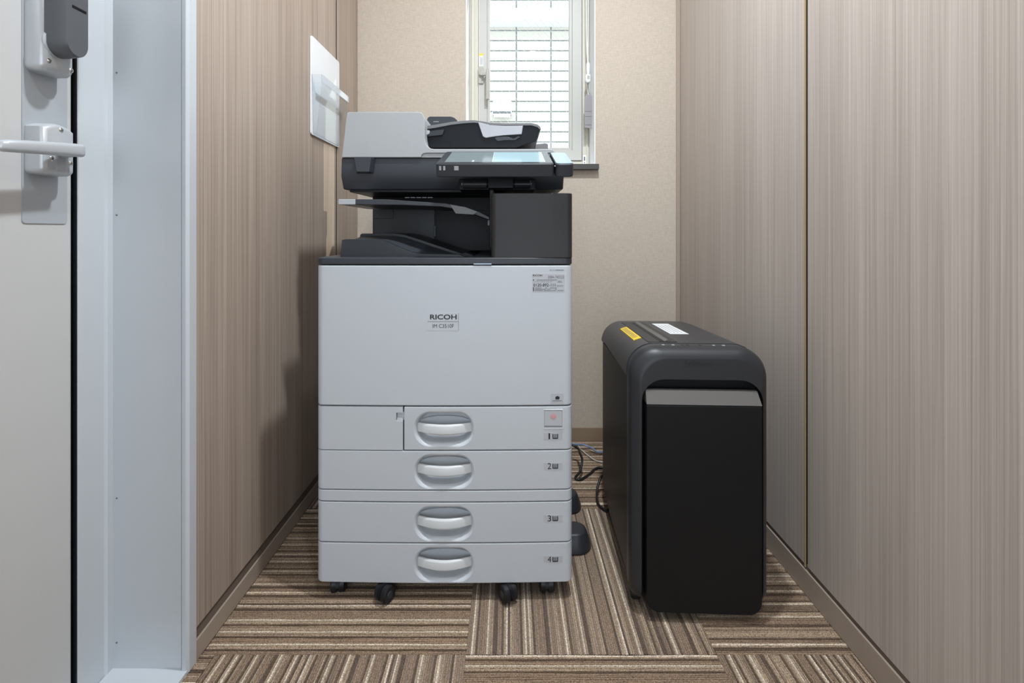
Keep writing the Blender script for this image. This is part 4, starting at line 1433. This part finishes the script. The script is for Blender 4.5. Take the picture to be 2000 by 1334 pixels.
for k in range(3):
    tquad('label_print', [(SX + 0.0365 + 0.004 * k, SY + 0.11), (SX + 0.038 + 0.004 * k, SY + 0.11), (SX + 0.038 + 0.004 * k, SY + 0.255), (SX + 0.0365 + 0.004 * k, SY + 0.255)], 0.0010, 0.0018, 'gold', yl)
wl_ = tquad('instruction_label', [(SX + 0.138, SY + 0.150), (SX + 0.185, SY + 0.150), (SX + 0.185, SY + 0.335), (SX + 0.138, SY + 0.335)], -0.001, 0.0008, 'white', tc_)
for k in range(4):
    tquad('label_print', [(SX + 0.146 + 0.009 * k, SY + 0.17), (SX + 0.1475 + 0.009 * k, SY + 0.17), (SX + 0.1475 + 0.009 * k, SY + 0.30), (SX + 0.146 + 0.009 * k, SY + 0.30)], 0.0007, 0.0010, 'line', wl_)
for k, xx in enumerate((0.078, 0.100, 0.120, 0.132, 0.160, 0.190, 0.212)):
    box('control_mark', SX + xx, SX + xx + 0.006, SY + 0.004, SY + 0.010, sz_top(SY) - 0.004, sz_top(SY) - 0.0020, 'lightgrey' if k in (0, 1, 5, 6) else 'ink', tc_)


def shred_caster(x, y):
    c = empty('caster', (x, y, 0), sh_root)
    lathe('wheel', [(0.005, -0.010), (0.0125, -0.010), (0.0145, -0.006), (0.0145, 0.006), (0.0125, 0.010), (0.005, 0.010)], (x, y, 0.0145), (1, 0, 0), 'rubber', c, n=22)
    box('fork', x - 0.013, x + 0.013, y - 0.006, y + 0.012, 0.020, 0.036, 'pblack', c, bevel=0.003)


for (x, y) in ((SX + 0.022, SY + 0.022), (SX + SW - 0.022, SY + 0.022), (SX + 0.03, SY + SD - 0.05), (SX + SW - 0.03, SY + SD - 0.05)):
    shred_caster(x, y)
box('skid', SX + 0.012, SX + 0.03, SY + 0.05, SY + SD - 0.09, 0.012, 0.032, 'pblack', sh_root, bevel=0.003)
sh_root.rotation_euler = (0, 0, math.radians(-2.5))


# ================================================================== CABLES
def pt(px, py, d):
    return (PX(px, d), d, max(PZ(py, d), 0.004))


tag(tube('power_cord', [(XB - 0.04, 1.735, 0.11), pt(1121, 871, 1.74), pt(1133, 886, 1.68), pt(1137, 900, 1.645), pt(1132, 922, 1.62), pt(1124, 933, 1.615), pt(1134, 937, 1.610), pt(1151, 928, 1.645), pt(1170, 914, 1.69), (0.40, 1.66, 0.004)],
        0.0042, 'rubber'), 'black power cord looping onto the carpet behind the printer', 'cable')
tag(tube('network_cable', [(XB - 0.05, 1.80, 0.06), pt(1121, 867.5, 1.81), pt(1137, 868.5, 1.83), pt(1154, 874, 1.82), pt(1170, 883, 1.80), (0.42, 1.82, 0.004)], 0.0032, 'blue_cable'),
    'blue network cable running between printer and shredder', 'cable')
tag(tube('telephone_cable', [(XB - 0.03, 1.86, 0.01), pt(1121, 868, 1.875), pt(1134, 877.5, 1.835), pt(1148, 890, 1.785), pt(1170, 901.5, 1.735), (0.42, 1.72, 0.004)], 0.0022, 'white_cable'),
    'thin white cable lying on the carpet between printer and shredder', 'cable')
tag(tube('shredder_cord', [(0.325, 1.515, 0.075), pt(1176, 930, 1.54), pt(1170, 942, 1.53), pt(1165.7, 962, 1.505), pt(1168, 983, 1.465), pt(1178, 998, 1.440), pt(1186, 1003, 1.43), (0.31, 1.45, 0.006)],
        0.0040, 'rubber'), 'black power cord curving out from the rear of the shredder', 'cable')
